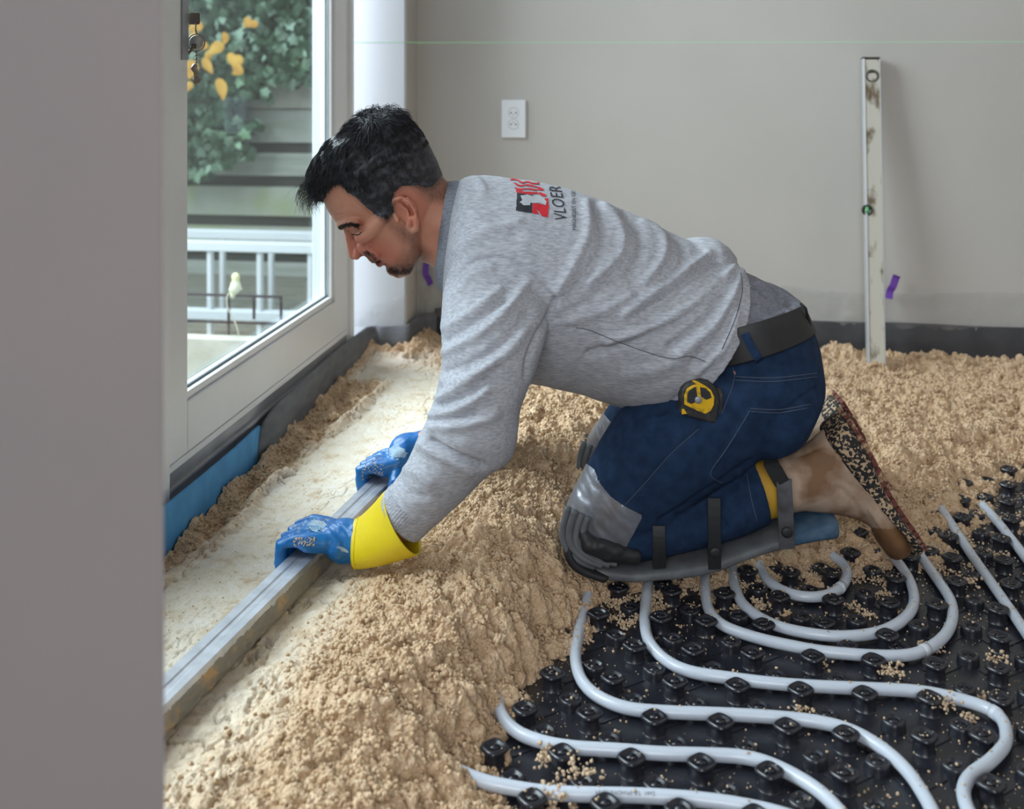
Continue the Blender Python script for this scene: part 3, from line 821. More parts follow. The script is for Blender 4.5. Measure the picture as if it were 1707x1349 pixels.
# ================================================================== aluminium straightedge and standing level
m_alu = mat('brushed_aluminium', lin(222,225,232), 0.34, metal=0.75, col2=lin(196,199,206), scale=30, stretch=(1,1,1), bump=0.1, bscale=120, bdist=0.0005)
m_crust = mat('dried_mortar_on_metal', lin(150,146,138), 0.75, metal=0.25, col2=lin(196,166,126), scale=26, lo=0.5, hi=0.62, bump=0.8, bscale=90, bdist=0.002)
zb0 = 0.0615
n0 = PZ(250, 1256, zb0); n1 = PZ(545, 935, zb0)
n2 = PZ(745, 700, zb0)
bdir = (PZ(650, 838, zb0) - n0); bdir.z = 0; bdir.normalize()
bn = Vector((-bdir.y, bdir.x, 0))                         # to the left
BW, BH = 0.038, 0.037
blen = 1.32
bs = n0 - bdir*0.12
BMx = Matrix(((bdir.x, bn.x, 0, bs.x), (bdir.y, bn.y, 0, bs.y), (0,0,1,zb0), (0,0,0,1)))
bar = empty('straightedge', bs, 'long aluminium straightedge bar gripped by both gloved hands on the smooth mortar', 'straightedge')
b_ = MB()
sec = [(0,0),(0,BH),(0.012,BH),(0.014,BH-0.0015),(0.022,BH-0.0015),(0.024,BH),(BW,BH),(BW,0)]
vs = []; nseg = 60
for i in range(nseg+1):
    for (y_, z_) in sec: vs.append(BMx @ Vector((blen*i/nseg, y_, z_)))
k = len(sec); fs = []
for i in range(nseg):
    for j in range(k): fs.append((i*k+j, i*k+(j+1)%k, (i+1)*k+(j+1)%k, (i+1)*k+j))
fs += [tuple(range(k))[::-1], tuple(nseg*k+j for j in range(k))]
b_.add(vs, fs); b_.build('profile', m_alu, bar, bevel=0.001)
# crust of mortar stuck on the side that faces the room
cs = []; cf_ = []
nu, nv = 420, 26
for j in range(nv):
    for i in range(nu):
        s_ = blen*i/(nu-1); t_ = j/(nv-1)
        th_ = 0.0012 + 0.0035*max(0.0, float(vnoise(s_*60, t_*5, 0, 81)) + 0.35 - 0.9*abs(t_-0.35)) + 0.001*float(vnoise(s_*300, t_*20, 0, 82))
        edge = min(1, t_/0.06, (1-t_)/0.25)
        cs.append(BMx @ Vector((s_, -th_*max(0.05,edge)+0.0004, 0.001 + t_*(BH*0.8))))
for j in range(nv-1):
    for i in range(nu-1): cf_.append((j*nu+i, j*nu+i+1, (j+1)*nu+i+1, (j+1)*nu+i))
obj('mortar_crust', cs, cf_, m_crust, bar)

# standing level
m_lv = mat('scuffed_level_paint', lin(192,188,176), 0.55, metal=0.05, col2=lin(104,88,66), scale=30, detail=7, lo=0.52, hi=0.64, stretch=(1,1,0.45), bump=0.3, bscale=80)
m_lve = mat('level_edge_metal', lin(196,198,200), 0.4, metal=0.5)
m_vial = mat('green_vial', lin(90,170,110), 0.2)
lvD_y = YW-0.10
lb = PY(1461, 612, lvD_y-0.03); lt = PY(1463, 98, YW-0.03)
lv = empty('spirit_level', lb, 'worn light grey spirit level standing upright against the back wall', 'spirit level')
w2 = 27/ppm_b/2
axis_ = (lt-lb); axis_.x = 0.004
LM = Matrix.Translation(lb) @ (Vector((0,0,1)).rotation_difference(axis_.normalized())).to_matrix().to_4x4()
LL = axis_.length
MB().box((-w2*0.72,-0.004,0.001),(w2*0.9,0.020,LL-0.002), LM).build('body', m_lv, lv, bevel=0.001)
MB().box((-w2,-0.006,0.0),(-w2*0.72,0.022,LL), LM).build('measuring_edge', m_lve, lv, bevel=0.001)
MB().box((w2*0.9,-0.006,0.0),(w2,0.022,LL), LM).build('measuring_edge', m_lve, lv, bevel=0.001)
MB().box((-w2,-0.0065,LL),(w2,0.0225,LL+0.004), LM).build('end_cap', mat('dark_end_cap', lin(66,60,58), 0.6), lv, bevel=0.001)
hz = lambda py: (LL*(612-py)/(612-98))
vi = MB(); vi.lathe([(0.017,-0.003),(0.017,0.002),(0.012,0.002),(0.011,-0.001)], LM@Vector((0.001,-0.004,hz(128))), (0,-1,0), 24)
vi.build('end_vial_ring', mat('dark_vial_ring', lin(84,80,72), 0.5), lv, smooth=True)
vi = MB(); vi.lathe([(0.014,-0.003),(0.014,0.003),(0.010,0.003),(0.009,0.0)], LM@Vector((-w2*0.75,-0.004,hz(355))), (0,-1,0), 24)
vi.build('centre_vial_ring', mat('black_vial_ring', lin(52,52,52), 0.5), lv, smooth=True)
MB().tube([LM@Vector((-w2*0.75,-0.004,hz(355)-0.008)), LM@Vector((-w2*0.75,-0.004,hz(355)+0.008))], 0.005, 12).build('vial', m_vial, lv, smooth=True)
# ================================================================== kneeling person
def loft2(rows, n=44, sub=5, sq=1.0, nar=None):
    """rows: x1,y1,x2,y2 (two opposite outline points), depth, half thickness, forward bulge"""
    rows = [list(r)+[0.0]*(7-len(r)) for r in rows]
    R = catmull(np.array(rows), sub)
    m = len(R); cen = []
    for r in R: cen.append((PD(r[0],r[1],r[4])+PD(r[2],r[3],r[4]))/2)
    vs = []; fs = []
    for i, r in enumerate(R):
        P1 = PD(r[0],r[1],r[4]); P2 = PD(r[2],r[3],r[4]); c = (P1+P2)/2; u = (P1-P2)/2
        t = (cen[min(i+1,m-1)]-cen[max(i-1,0)]); t = t.normalized() if t.length > 1e-6 else Vector((0,0,0))
        for k in range(n):
            w = 2*math.pi*k/n; cw, sw = math.cos(w), math.sin(w)
            if sq != 1.0:
                cw = math.copysign(abs(cw)**sq, cw); sw = math.copysign(abs(sw)**sq, sw)
            b = r[5]
            if nar: b *= 1-nar*max(0, cw)**1.5
            vs.append(c + u*cw - FWD*b*sw + t*(r[6]/F*r[4])*abs(sw))
    for i in range(m-1):
        for k in range(n):
            k2 = (k+1) % n
            fs.append((i*n+k, i*n+k2, (i+1)*n+k2, (i+1)*n+k))
    c0 = len(vs); vs.append(sum((vs[k] for k in range(n)), Vector())/n); vs.append(sum((vs[(m-1)*n+k] for k in range(n)), Vector())/n)
    for k in range(n):
        k2 = (k+1) % n
        fs.append((c0, k2, k)); fs.append((c0+1, (m-1)*n+k, (m-1)*n+k2))
    return vs, fs
def ball(c, r, scale=(1,1,1), M=None):
    bm = bmesh.new(); bmesh.ops.create_icosphere(bm, subdivisions=3, radius=1.0)
    vs = [Vector((v.co.x*r*scale[0], v.co.y*r*scale[1], v.co.z*r*scale[2])) for v in bm.verts]
    if M is not None: vs = [M @ v for v in vs]
    vs = [v+Vector(c) for v in vs]; fs = [tuple(v.index for v in f.verts) for f in bm.faces]; bm.free()
    return vs, fs
def capsule(pts, rad, n=20):
    mb = MB(); mb.tube(pts, rad, n)
    for p, r in ((pts[0], rad[0] if isinstance(rad,(list,tuple)) else rad), (pts[-1], rad[-1] if isinstance(rad,(list,tuple)) else rad)):
        mb.add(*ball(p, r*0.995))
    return mb.v, mb.f
def remesh(parts, voxel, smooth=4, fac=0.5):
    """union of closed shapes -> one continuous surface (numpy arrays)"""
    mb = MB()
    for (v, f) in parts: mb.add(v, f)
    me = bpy.data.meshes.new('tmp'); me.from_pydata([tuple(v) for v in mb.v], [], mb.f)
    bm = bmesh.new(); bm.from_mesh(me)
    # keep each shell's normals pointing out
    bmesh.ops.recalc_face_normals(bm, faces=bm.faces); bm.to_mesh(me); bm.free()
    o = bpy.data.objects.new('tmp', me); COL.objects.link(o)
    md = o.modifiers.new('r', 'REMESH'); md.mode = 'VOXEL'; md.voxel_size = voxel; md.adaptivity = 0.0
    if smooth:
        ms = o.modifiers.new('s', 'SMOOTH'); ms.factor = fac; ms.iterations = smooth
    dg = bpy.context.evaluated_depsgraph_get(); dg.update()
    out = bpy.data.meshes.new_from_object(o.evaluated_get(dg))
    bpy.data.objects.remove(o); bpy.data.meshes.remove(me)
    return out
def get_co(me):
    a = np.empty(len(me.vertices)*3, np.float32); me.vertices.foreach_get('co', a); return a.reshape(-1,3).astype(float)
def get_no(me):
    a = np.empty(len(me.vertices)*3, np.float32); me.vertex_normals.foreach_get('vector', a); return a.reshape(-1,3).astype(float)
def set_co(me, co):
    me.vertices.foreach_set('co', co.astype(np.float32).ravel()); me.update()
def get_faces(me):
    """quads/tris to python list"""
    return [tuple(p.vertices) for p in me.polygons]
def seg_dist(px, py, poly):
    best = np.full(px.shape, 1e9)
    P = np.array(poly, float)
    if len(P) > 2: P = catmull(P, 4)
    for a, b in zip(P[:-1], P[1:]):
        d = b-a; L2 = max(1e-9, (d**2).sum()); t = np.clip(((px-a[0])*d[0]+(py-a[1])*d[1])/L2, 0, 1)
        best = np.minimum(best, np.hypot(px-(a[0]+t*d[0]), py-(a[1]+t*d[1])))
    return best
def folds(me, strokes, dmax=None, facing=0.0):
    co = get_co(me); no = get_no(me)
    px, py, D = proj(co)
    tocam = np.array([0,0,CH])-co; tocam /= np.linalg.norm(tocam, axis=1)[:,None]
    fac = np.clip(((no*tocam).sum(1)-facing)/0.25, 0, 1)
    if dmax is not None: fac = fac*(D < dmax)
    h = np.zeros(len(co))
    for (poly, w, amp) in strokes:
        d = seg_dist(px, py, poly); 
        h += amp*np.exp(-(d/w)**2)
    set_co(me, co + no*(h*fac)[:,None])
def in_poly(px, py, poly):
    P = np.array(poly, float); n = len(P); r = np.zeros(px.shape, bool); j = n-1
    for i in range(n):
        xi, yi = P[i]; xj, yj = P[j]
        c = ((yi > py) != (yj > py)) & (px < (xj-xi)*(py-yi)/(yj-yi+1e-12)+xi)
        r ^= c; j = i
    return r
def bvh_of(*mes):
    vs = []; fs = []
    for me in mes:
        n = len(vs); vs += [v.co.copy() for v in me.vertices]; fs += [tuple(i+n for i in p.vertices) for p in me.polygons]
    return BVHTree.FromPolygons(vs, fs)
EYE = Vector((0,0,CH))
def cast(bvh, px, py, lift=0.0):
    d = (PD(px, py, 1.0)-EYE).normalized()
    hit = bvh.ray_cast(EYE, d)
    if hit[0] is None: return None, None
    return hit[0]+hit[1]*lift, hit[1]
def on_line(bvh, pts, lift=0.0, step=5, near=None):
    out = []
    P = catmull(np.array(pts, float), 4) if len(pts) > 2 else np.array(pts, float)
    L = np.r_[0, np.cumsum(np.hypot(*np.diff(P, axis=0).T))]; n = max(2, int(L[-1]/step)+1)
    for s in np.linspace(0, L[-1], n):
        p, no = cast(bvh, float(np.interp(s, L, P[:,0])), float(np.interp(s, L, P[:,1])), lift)
        if p is not None and (near is None or proj(np.array(p))[2] < near): out.append(p)
    return out

person = empty('person', PD(1000, 930, 1.85), 'person kneeling on one side in grey sweatshirt and jeans, levelling mortar with both gloved hands', 'person')

# ---- materials
def cloth(name, c1, c2, scale, stretch, rough=0.9, bump=0.3, bdist=0.0006, lo=0.35, hi=0.65, sheen=0.0):
    return mat(name, c1, rough, col2=c2, scale=scale, stretch=stretch, bump=bump, bscale=scale*1.3, bdist=bdist, spec=0.2, lo=lo, hi=hi, sheen=sheen)
m_sweat = cloth('heather_grey_cotton', lin(150,152,160), lin(186,188,196), 190, (0.45,1,1.9), bump=0.25, lo=0.3, hi=0.7)
m_rib = cloth('heather_grey_rib', lin(150,152,160), lin(182,184,192), 200, (0.5,1,1.9))
m_collar = cloth('dark_grey_collar', lin(112,116,126), lin(134,138,148), 200, (0.5,1,1.9))
m_under = cloth('grey_undershirt', lin(132,133,144), lin(116,117,128), 160, (1,1,2.2))
m_jean = cloth('dark_blue_denim', lin(25,42,68), lin(36,58,88), 60, (1,1,1), bump=0.2, lo=0.3, hi=0.75)
m_thread = mat('pale_stitching', lin(92,98,110), 0.8)
m_seam = mat('dark_seam', lin(78,80,88), 0.9)
m_duct = mat('silver_duct_tape', lin(156,158,166), 0.30, metal=0.6, col2=lin(132,134,142), scale=20, bump=0.35, bscale=45, bdist=0.003)
m_belt = mat('black_leather_belt', lin(36,35,37), 0.6, bump=0.3, bscale=120)
m_glove = mat('blue_rubber_glove', lin(20,112,182), 0.36, spec=0.5, col2=lin(14,98,168), scale=25, bump=0.2, bscale=60, bdist=0.002)
m_dust = mat('white_cement_smear', lin(176,196,210), 0.8, col2=lin(120,164,200), scale=60)
m_yell = mat('yellow_rubber_cuff', lin(232,208,20), 0.5, col2=lin(222,196,18), scale=14, bump=0.2, bscale=40, bdist=0.002)
m_padg = mat('grey_kneepad_rubber', lin(104,108,112), 0.6, col2=lin(84,86,90), scale=30, bump=0.4, bscale=70, bdist=0.001)
m_padk = mat('black_kneepad_rubber', lin(36,37,40), 0.55, bump=0.4, bscale=70, bdist=0.001)
m_strap = mat('dusty_rubber_strap', lin(88,88,94), 0.7, col2=lin(62,60,62), scale=35, bump=0.3, bscale=90)
m_strapk = mat('black_elastic_strap', lin(24,24,28), 0.8)
m_boot = mat('dusty_tan_leather', lin(178,154,134), 0.75, col2=lin(126,94,68), scale=17, detail=7, lo=0.44, hi=0.64, bump=0.4, bscale=80, bdist=0.0015)
m_boot2 = mat('worn_orange_leather_toe', lin(134,98,62), 0.75, col2=lin(104,70,44), scale=22, bump=0.4, bscale=80, bdist=0.001)
m_sole = mat('black_boot_sole_with_mortar', lin(30,30,33), 0.7, col2=lin(190,162,130), scale=170, detail=4, lo=0.52, hi=0.56, bump=0.8, bscale=90, bdist=0.004)
m_tread = mat('dark_red_tread', lin(110,60,54), 0.8, col2=lin(182,150,118), scale=40, lo=0.5, hi=0.56, bump=0.8, bscale=80, bdist=0.004)
m_padblue = mat('faded_blue_padding', lin(44,76,104), 0.8, col2=lin(76,100,122), scale=40, bump=0.3, bscale=100)
m_sock = mat('yellow_boot_tongue', lin(206,160,30), 0.7, col2=lin(180,140,60), scale=20)

# ---- skin with scalp hair and stubble as pigment
m_skin, nt, b = new_mat('skin')
b.inputs['Roughness'].default_value = 0.5; b.inputs['Specular IOR Level'].default_value = 0.35
b.inputs['Subsurface Weight'].default_value = 0.12; b.inputs['Subsurface Radius'].default_value = (0.01,0.004,0.002); b.inputs['Subsurface Scale'].default_value = 0.4
tc = nt.nodes.new('ShaderNodeTexCoord')
def nz2(scale, detail=4):
    n = nt.nodes.new('ShaderNodeTexNoise'); n.inputs['Scale'].default_value = scale; n.inputs['Detail'].default_value = detail
    nt.links.new(tc.outputs['Object'], n.inputs['Vector']); return n
sr = nt.nodes.new('ShaderNodeValToRGB'); sr.color_ramp.elements[0].position = 0.3; sr.color_ramp.elements[1].position = 0.7
sr.color_ramp.elements[0].color = lin(184,124,100); sr.color_ramp.elements[1].color = lin(200,142,118)
nt.links.new(nz2(24).outputs['Fac'], sr.inputs[0])
def attr(n_):
    a = nt.nodes.new('ShaderNodeAttribute'); a.attribute_name = n_; return a
def mx(f, a_, b_):
    m = nt.nodes.new('ShaderNodeMix'); m.data_type = 'RGBA'
    for sock, v in ((m.inputs[0], f), (m.inputs[6], a_), (m.inputs[7], b_)):
        if isinstance(v, (float, tuple)): sock.default_value = v
        else: nt.links.new(v, sock)
    return m.outputs[2]
red = mx(attr('blush').outputs['Fac'], sr.outputs[0], lin(196,108,92))
lip = mx(attr('lips').outputs['Fac'], red, lin(158,84,78))
stn = nt.nodes.new('ShaderNodeValToRGB'); stn.color_ramp.elements[0].position = 0.40; stn.color_ramp.elements[1].position = 0.58
stn.color_ramp.elements[0].color = (1,1,1,1); stn.color_ramp.elements[1].color = (0.5,0.5,0.5,1)
nt.links.new(nz2(900, 2).outputs['Fac'], stn.inputs[0])
mul = nt.nodes.new('ShaderNodeMath'); mul.operation = 'MULTIPLY'
nt.links.new(attr('stubble').outputs['Fac'], mul.inputs[0]); nt.links.new(stn.outputs[0], mul.inputs[1])
fin_ = mx(mul.outputs[0], lip, lin(58,46,42))
nt.links.new(fin_, b.inputs['Base Color'])
bp = nt.nodes.new('ShaderNodeBump'); bp.inputs['Strength'].default_value = 0.25; bp.inputs['Distance'].default_value = 0.0008
nt.links.new(nz2(350, 4).outputs['Fac'], bp.inputs['Height']); nt.links.new(bp.outputs[0], b.inputs['Normal'])

# ---- head frame: f forward (towards the nose), u up to the crown, s towards the camera; unit = 1 image pixel at the head
HD = 1.885; EX, EY = 683.0, 350.0
FX, FY = -0.743, 0.669; UX, UY = -0.669, -0.743
def H(f, u, s=0.0):
    """s in metres towards the camera"""
    return PD(EX+FX*f+UX*u, EY+FY*f+UY*u, HD) - FWD*s
def hrow(u, f0, f1, b): return [EX+FX*f0+UX*u, EY+FY*f0+UY*u, EX+FX*f1+UX*u, EY+FY*f1+UY*u, HD, b]
hp = []
hp.append(loft2([hrow(163,20,-30,0.020),hrow(157,48,-58,0.046),hrow(143,74,-78,0.062),hrow(126,90,-90,0.071),hrow(106,97,-96,0.076),hrow(84,103,-97,0.078),hrow(60,104,-94,0.078),hrow(44,98,-90,0.076),
                 hrow(24,96,-84,0.0735),hrow(4,97,-78,0.070),hrow(-14,98,-70,0.066),hrow(-30,95,-52,0.061),hrow(-46,91,-30,0.053),hrow(-58,87,-8,0.044),hrow(-67,78,14,0.031),hrow(-73,64,34,0.014)], nar=0.22))
# jaw corner, cheek bone, brow ridge, nose, lips, chin
for sg in (1,-1):
    hp.append(capsule([H(8,-22,sg*0.052), H(34,-52,sg*0.046), H(66,-64,sg*0.026), H(80,-62,0.0)], [0.016,0.014,0.014,0.0145]))
    hp.append(capsule([H(78,22,sg*0.046), H(56,20,sg*0.060), H(30,22,sg*0.066)], [0.014,0.013,0.010]))
    hp.append(capsule([H(99,57,sg*0.008), H(95,58,sg*0.026), H(82,52,sg*0.045), H(70,44,sg*0.058)], [0.0085,0.009,0.009,0.008]))
    hp.append(capsule([H(110,4,sg*0.011), H(116,2,sg*0.009)], [0.0075,0.006]))
    hp.append(capsule([H(90,6,sg*0.026), H(86,-14,sg*0.034)], [0.014,0.012]))
hp.append(capsule([H(98,46,0), H(107,30,0), H(114,17,0), H(119,7,0)], [0.0070,0.0072,0.0082,0.0088]))
hp.append(capsule([H(104,20,0), H(106,6,0)], [0.010,0.012]))
hp.append(capsule([H(98,-8,0), H(100,-16,0)], [0.008,0.0075]))
hp.append(capsule([H(93,-22,0.016), H(101,-21,0.005), H(101,-21,-0.005), H(93,-22,-0.016)], [0.004,0.0052,0.0052,0.004]))
hp.append(capsule([H(90,-32,0.015), H(97,-33,0.004), H(97,-33,-0.004), H(90,-32,-0.015)], [0.0045,0.006,0.006,0.0045]))
hp.append(capsule([H(84,-54,0.008), H(84,-54,-0.008)], [0.0125,0.0125]))
# ears
def ear(sg):
    out = []
    o = lambda zx, zy, s: PD(480+zx/3.9675, 160+zy/3.9675, HD) - FWD*(sg*s) 
    if sg < 0: o = lambda zx, zy, s: PD(480+zx/3.9675, 160+zy/3.9675, HD) + FWD*s
    S_ = 0.084
    out.append(capsule([o(735,720,S_-0.004), o(716,682,S_+0.002), o(738,642,S_+0.007), o(785,628,S_+0.011), o(832,652,S_+0.014), o(868,710,S_+0.015), o(884,780,S_+0.012), o(880,828,S_+0.006), o(852,846,S_+0.001)], [0.0040,0.0040,0.0042,0.0044,0.0045,0.0045,0.0044,0.005,0.0052], 14))
    out.append(capsule([o(848,838,S_+0.0), o(826,812,S_-0.001)], [0.0058,0.0052], 14))
    out.append(capsule([o(778,668,S_+0.003), o(822,700,S_+0.008), o(842,755,S_+0.008), o(836,802,S_+0.003)], [0.0034,0.0038,0.0038,0.004], 12))
    out.append(capsule([o(742,744,S_-0.002), o(760,775,S_+0.0005)], [0.0045,0.0042], 12))     # tragus
    # thin back plate
    pl = [o(zx, zy, S_+q) for (zx, zy, q) in ((722,690,-0.001),(742,652,0.003),(786,638,0.006),(828,662,0.009),(862,715,0.010),(876,780,0.007),(872,825,0.002),(848,842,-0.002),(820,815,-0.004),(800,790,-0.006),(760,760,-0.006))]
    mb = MB(); mb.prism(pl, (FWD if sg > 0 else -FWD)*0.006); out.append((mb.v, mb.f))
    return out
hp += ear(1) + ear(-1)
# neck
NECK = [[708,286,668,418,1.885,0.052],[732,292,694,432,1.885,0.058],[748,304,724,444,1.885,0.062],[772,318,752,462,1.885,0.070],[815,335,790,500,1.885,0.11]]
hp.append(loft2(NECK, nar=0.1))
# trunk and limbs under the clothes
hp.append(loft2([[800,325,775,520,1.885,0.14],[880,330,860,600,1.88,0.15],[980,355,955,625,1.88,0.14],[1080,400,1040,640,1.88,0.135],[1180,450,1110,640,1.88,0.135],[1250,510,1160,640,1.89,0.14],[1310,580,1200,690,1.89,0.14]]))
hp.append(capsule([PD(835,450,1.77), PD(815,560,1.70), PD(785,715,1.65), PD(728,800,1.645), PD(672,862,1.64), PD(620,900,1.69), PD(575,900,1.71)], [0.062,0.056,0.045,0.040,0.030,0.026,0.020]))
hp.append(capsule([PD(835,440,2.0), PD(830,540,2.07), PD(815,660,2.09), PD(770,710,2.04), PD(725,740,2.01), PD(698,748,2.01), PD(676,755,2.01)], [0.062,0.052,0.044,0.040,0.031,0.026,0.019]))
hp.append(capsule([PD(1270,620,1.80), PD(1150,710,1.79), PD(1050,800,1.79), PD(1005,858,1.79)], [0.080,0.070,0.058,0.048]))
hp.append(capsule([PD(1005,870,1.79), PD(1120,880,1.80), PD(1230,848,1.80), PD(1320,812,1.80), PD(1370,795,1.80)], [0.040,0.042,0.036,0.030,0.025]))
hp.append(capsule([PD(1255,605,1.99), PD(1130,690,2.06), PD(1020,765,2.13)], [0.078,0.066,0.046]))
hp.append(capsule([PD(1025,780,2.13), PD(1150,780,2.12), PD(1270,745,2.10), PD(1335,728,2.10)], [0.036,0.040,0.032,0.022]))
body_me = remesh(hp, 0.0023, smooth=3, fac=0.5)
# eye sockets, nostrils, mouth slit, forehead lines, ear bowl
def zp(*pts): return [(480+x/3.9675, 160+y/3.9675) for (x, y) in pts]
def zq(*pts): return [(520+x/7.759, 330+y/7.759) for (x, y) in pts]   # face close-up
folds(body_me, [
 (zq((470,430),(560,430),(650,420)), 7.0, -0.0040),
 (zq((520,455),(600,450)), 4.0, 0.0030),
 (zq((480,400),(560,392),(680,410)), 2.0, -0.0012),
 (zq((690,600),(720,690),(780,770),(900,850)), 4.0, -0.0022),
 (zq((600,760),(640,740)), 2.6, -0.0030),
 (zq((820,815),(900,830),(980,850)), 1.7, -0.0022),
 (zq((260,240),(380,215),(470,210)), 1.6, -0.0010),
 (zq((300,180),(400,120),(470,110)), 2.0, -0.0008),
 (zq((560,690),(580,650),(640,630)), 3.0, 0.0012),
 (zq((550,730),(600,660),(690,650)), 1.6, -0.0008),
 (zp((775,700),(798,740),(812,772)), 6.5, -0.0115),
 (zp((745,668),(800,680),(850,730),(862,800)), 1.6, -0.0015),
], dmax=1.9)
co = get_co(body_me); px, py, D = proj(co)
side = -((co-np.array(H(0,0,0)))@np.array(FWD))
def vattr(me, name, vals):
    a = me.attributes.new(name, 'FLOAT', 'POINT'); a.data.foreach_set('value', np.asarray(vals, np.float32))
# mirrored image position so both sides of the head get the same pigment
com = co + np.outer(np.where(side < 0, -2*side, 0)*-1.0, np.array(FWD))
mpx, mpy, _ = proj(com)
def region(poly, soft):
    inn = in_poly(mpx, mpy, poly); d = seg_dist(mpx, mpy, [poly[i] for i in range(len(poly))]+[poly[0]]) if len(poly) < 3 else None
    P = np.array(poly+[poly[0]], float); best = np.full(mpx.shape, 1e9)
    for a, b_ in zip(P[:-1], P[1:]):
        dd = b_-a; L2 = (dd**2).sum()+1e-9; t = np.clip(((mpx-a[0])*dd[0]+(mpy-a[1])*dd[1])/L2, 0, 1)
        best = np.minimum(best, np.hypot(mpx-(a[0]+t*dd[0]), mpy-(a[1]+t*dd[1])))
    sd = np.where(inn, best, -best)
    return np.clip(0.5+sd/(2*soft), 0, 1), sd
head = (px < 775) & (py < 500) & (np.abs(side) < 0.12)
beard = zp((700,860),(760,860),(830,900),(880,980),(935,1050),(935,1130),(860,1170),(800,1180),(700,1190),(640,1160),(590,1125),(700,1110),(760,1060),(790,1000),(740,930),(690,870))
must = zq((640,770),(690,700),(760,730),(850,800),(810,830),(720,820))
sb, _ = region(beard, 9.0); sm_, _ = region(must, 2.5)
goat = zp((650,1140),(720,1120),(800,1120),(870,1120),(860,1175),(740,1190),(660,1165)); sg_, _ = region(goat, 4)
HAIRP = zp((232,700),(258,650),(300,600),(352,585),(395,640),(450,672),(520,740),(590,795),(655,822),(705,770),(688,700),(705,640),(760,596),(835,592),(900,606),(955,605),(995,560),(1040,500),(1060,440),(1010,200),(700,20),(300,60),(60,400),(120,700))
hr, hsd = region(HAIRP, 7.0)
burn = zp((560,720),(700,640),(700,800),(680,860),(640,850),(600,800)); sburn, _ = region(burn, 6)
nape = zp((800,570),(960,540),(1090,420),(1090,680),(1030,700),(950,700),(880,650)); snape, _ = region(nape, 8)
stub = np.clip(0.80*sb+0.9*sm_+0.5*sg_+0.95*hr+0.55*sburn+0.80*snape, 0, 1)*head
vattr(body_me, 'stubble', stub)
lp_, _ = region(zq((815,820),(860,812),(930,835),(990,862),(960,893),(880,888),(830,860)), 1.5)
vattr(body_me, 'lips', lp_*head)
bl, _ = region(zq((430,520),(620,520),(1000,600),(1200,900),(1000,900),(700,760),(560,800),(480,780)), 12)
er, _ = region(zp((690,620),(900,620),(920,870),(780,860),(720,760)), 4)
vattr(body_me, 'blush', np.clip(0.55*bl+0.35*er, 0, 1)*head)
body_o = link_mesh('body', body_me, m_skin, person)
bvh_body = bvh_of(body_me)

# ---- hair: a thick cap on the scalp plus loose strands
fl = get_no(body_me)
selv = (hsd > 0) & head
thick = np.clip(hsd/45.0, 0, 1)**0.8
fu_f = (mpx-EX)*FX+(mpy-EY)*FY; fu_u = (mpx-EX)*UX+(mpy-EY)*UY
top = np.clip((fu_u-60)/80.0, 0, 1)
th = 0.0012 + thick*(0.003 + 0.007*top + 0.009*np.clip(fu_f/90, 0, 1)*top)
lump = 0.5+0.5*fbm(co[:,0]*45, co[:,1]*45, co[:,2]*45, 3, 91)
streak = fbm(fu_f*0.035+0.6*np.sin(fu_u*0.03), fu_u*0.11, side*40, 3, 92)
off = th*(0.6+0.7*lump) + thick*(0.2+top)*0.006*streak
vi_map = -np.ones(len(co), int); idx = np.nonzero(selv)[0]; vi_map[idx] = np.arange(len(idx))
pf_ = [tuple(vi_map[list(p.vertices)]) for p in body_me.polygons if all(selv[v] for v in p.vertices)]
cap_co = co[idx]+fl[idx]*off[idx][:,None]
hv = [Vector(v) for v in cap_co]; hf = [tuple(int(i) for i in f_) for f_ in pf_]
m_hair = mat('black_hair', lin(28,27,31), 0.48, spec=0.4, col2=lin(66,66,76), scale=90, stretch=(1,1,1), bump=0.6, bscale=220, bdist=0.002, lo=0.45, hi=0.7)
hb = MB(); hb.v = hv; hb.f = hf
rs = np.random.default_rng(17)
nst = 9500
ch_ = rs.choice(len(idx), nst)
fdir = np.array(H(1,0,0)-H(0,0,0)); fdir /= np.linalg.norm(fdir); udir = np.array(H(0,1,0)-H(0,0,0)); udir /= np.linalg.norm(udir)
SV = []; SF = []
base_n = len(hb.v)
def strand(root, d0, d1, L, r0, seg=6):
    pts = []; p = root.copy()
    for i in range(seg+1):
        t = i/seg; pts.append(p.copy()); d = d0*(1-t)+d1*t; d /= np.linalg.norm(d)+1e-9; p = p + d*L/seg
    pts = np.array(pts); n0 = base_n+len(SV)
    for i, q in enumerate(pts):
        t = pts[min(i+1,seg)]-pts[max(i-1,0)]; t /= np.linalg.norm(t)+1e-9
        a = np.cross(t, [0.3,0.9,0.2]); a /= np.linalg.norm(a)+1e-9; b_ = np.cross(t, a); r = r0*(1-0.75*i/seg)
        for k in range(3):
            w = 2.094*k; SV.append(Vector(q+a*math.cos(w)*r+b_*math.sin(w)*r))
    for i in range(seg):
        for k in range(3):
            k2 = (k+1)%3; SF.append((n0+i*3+k, n0+i*3+k2, n0+(i+1)*3+k2, n0+(i+1)*3+k))
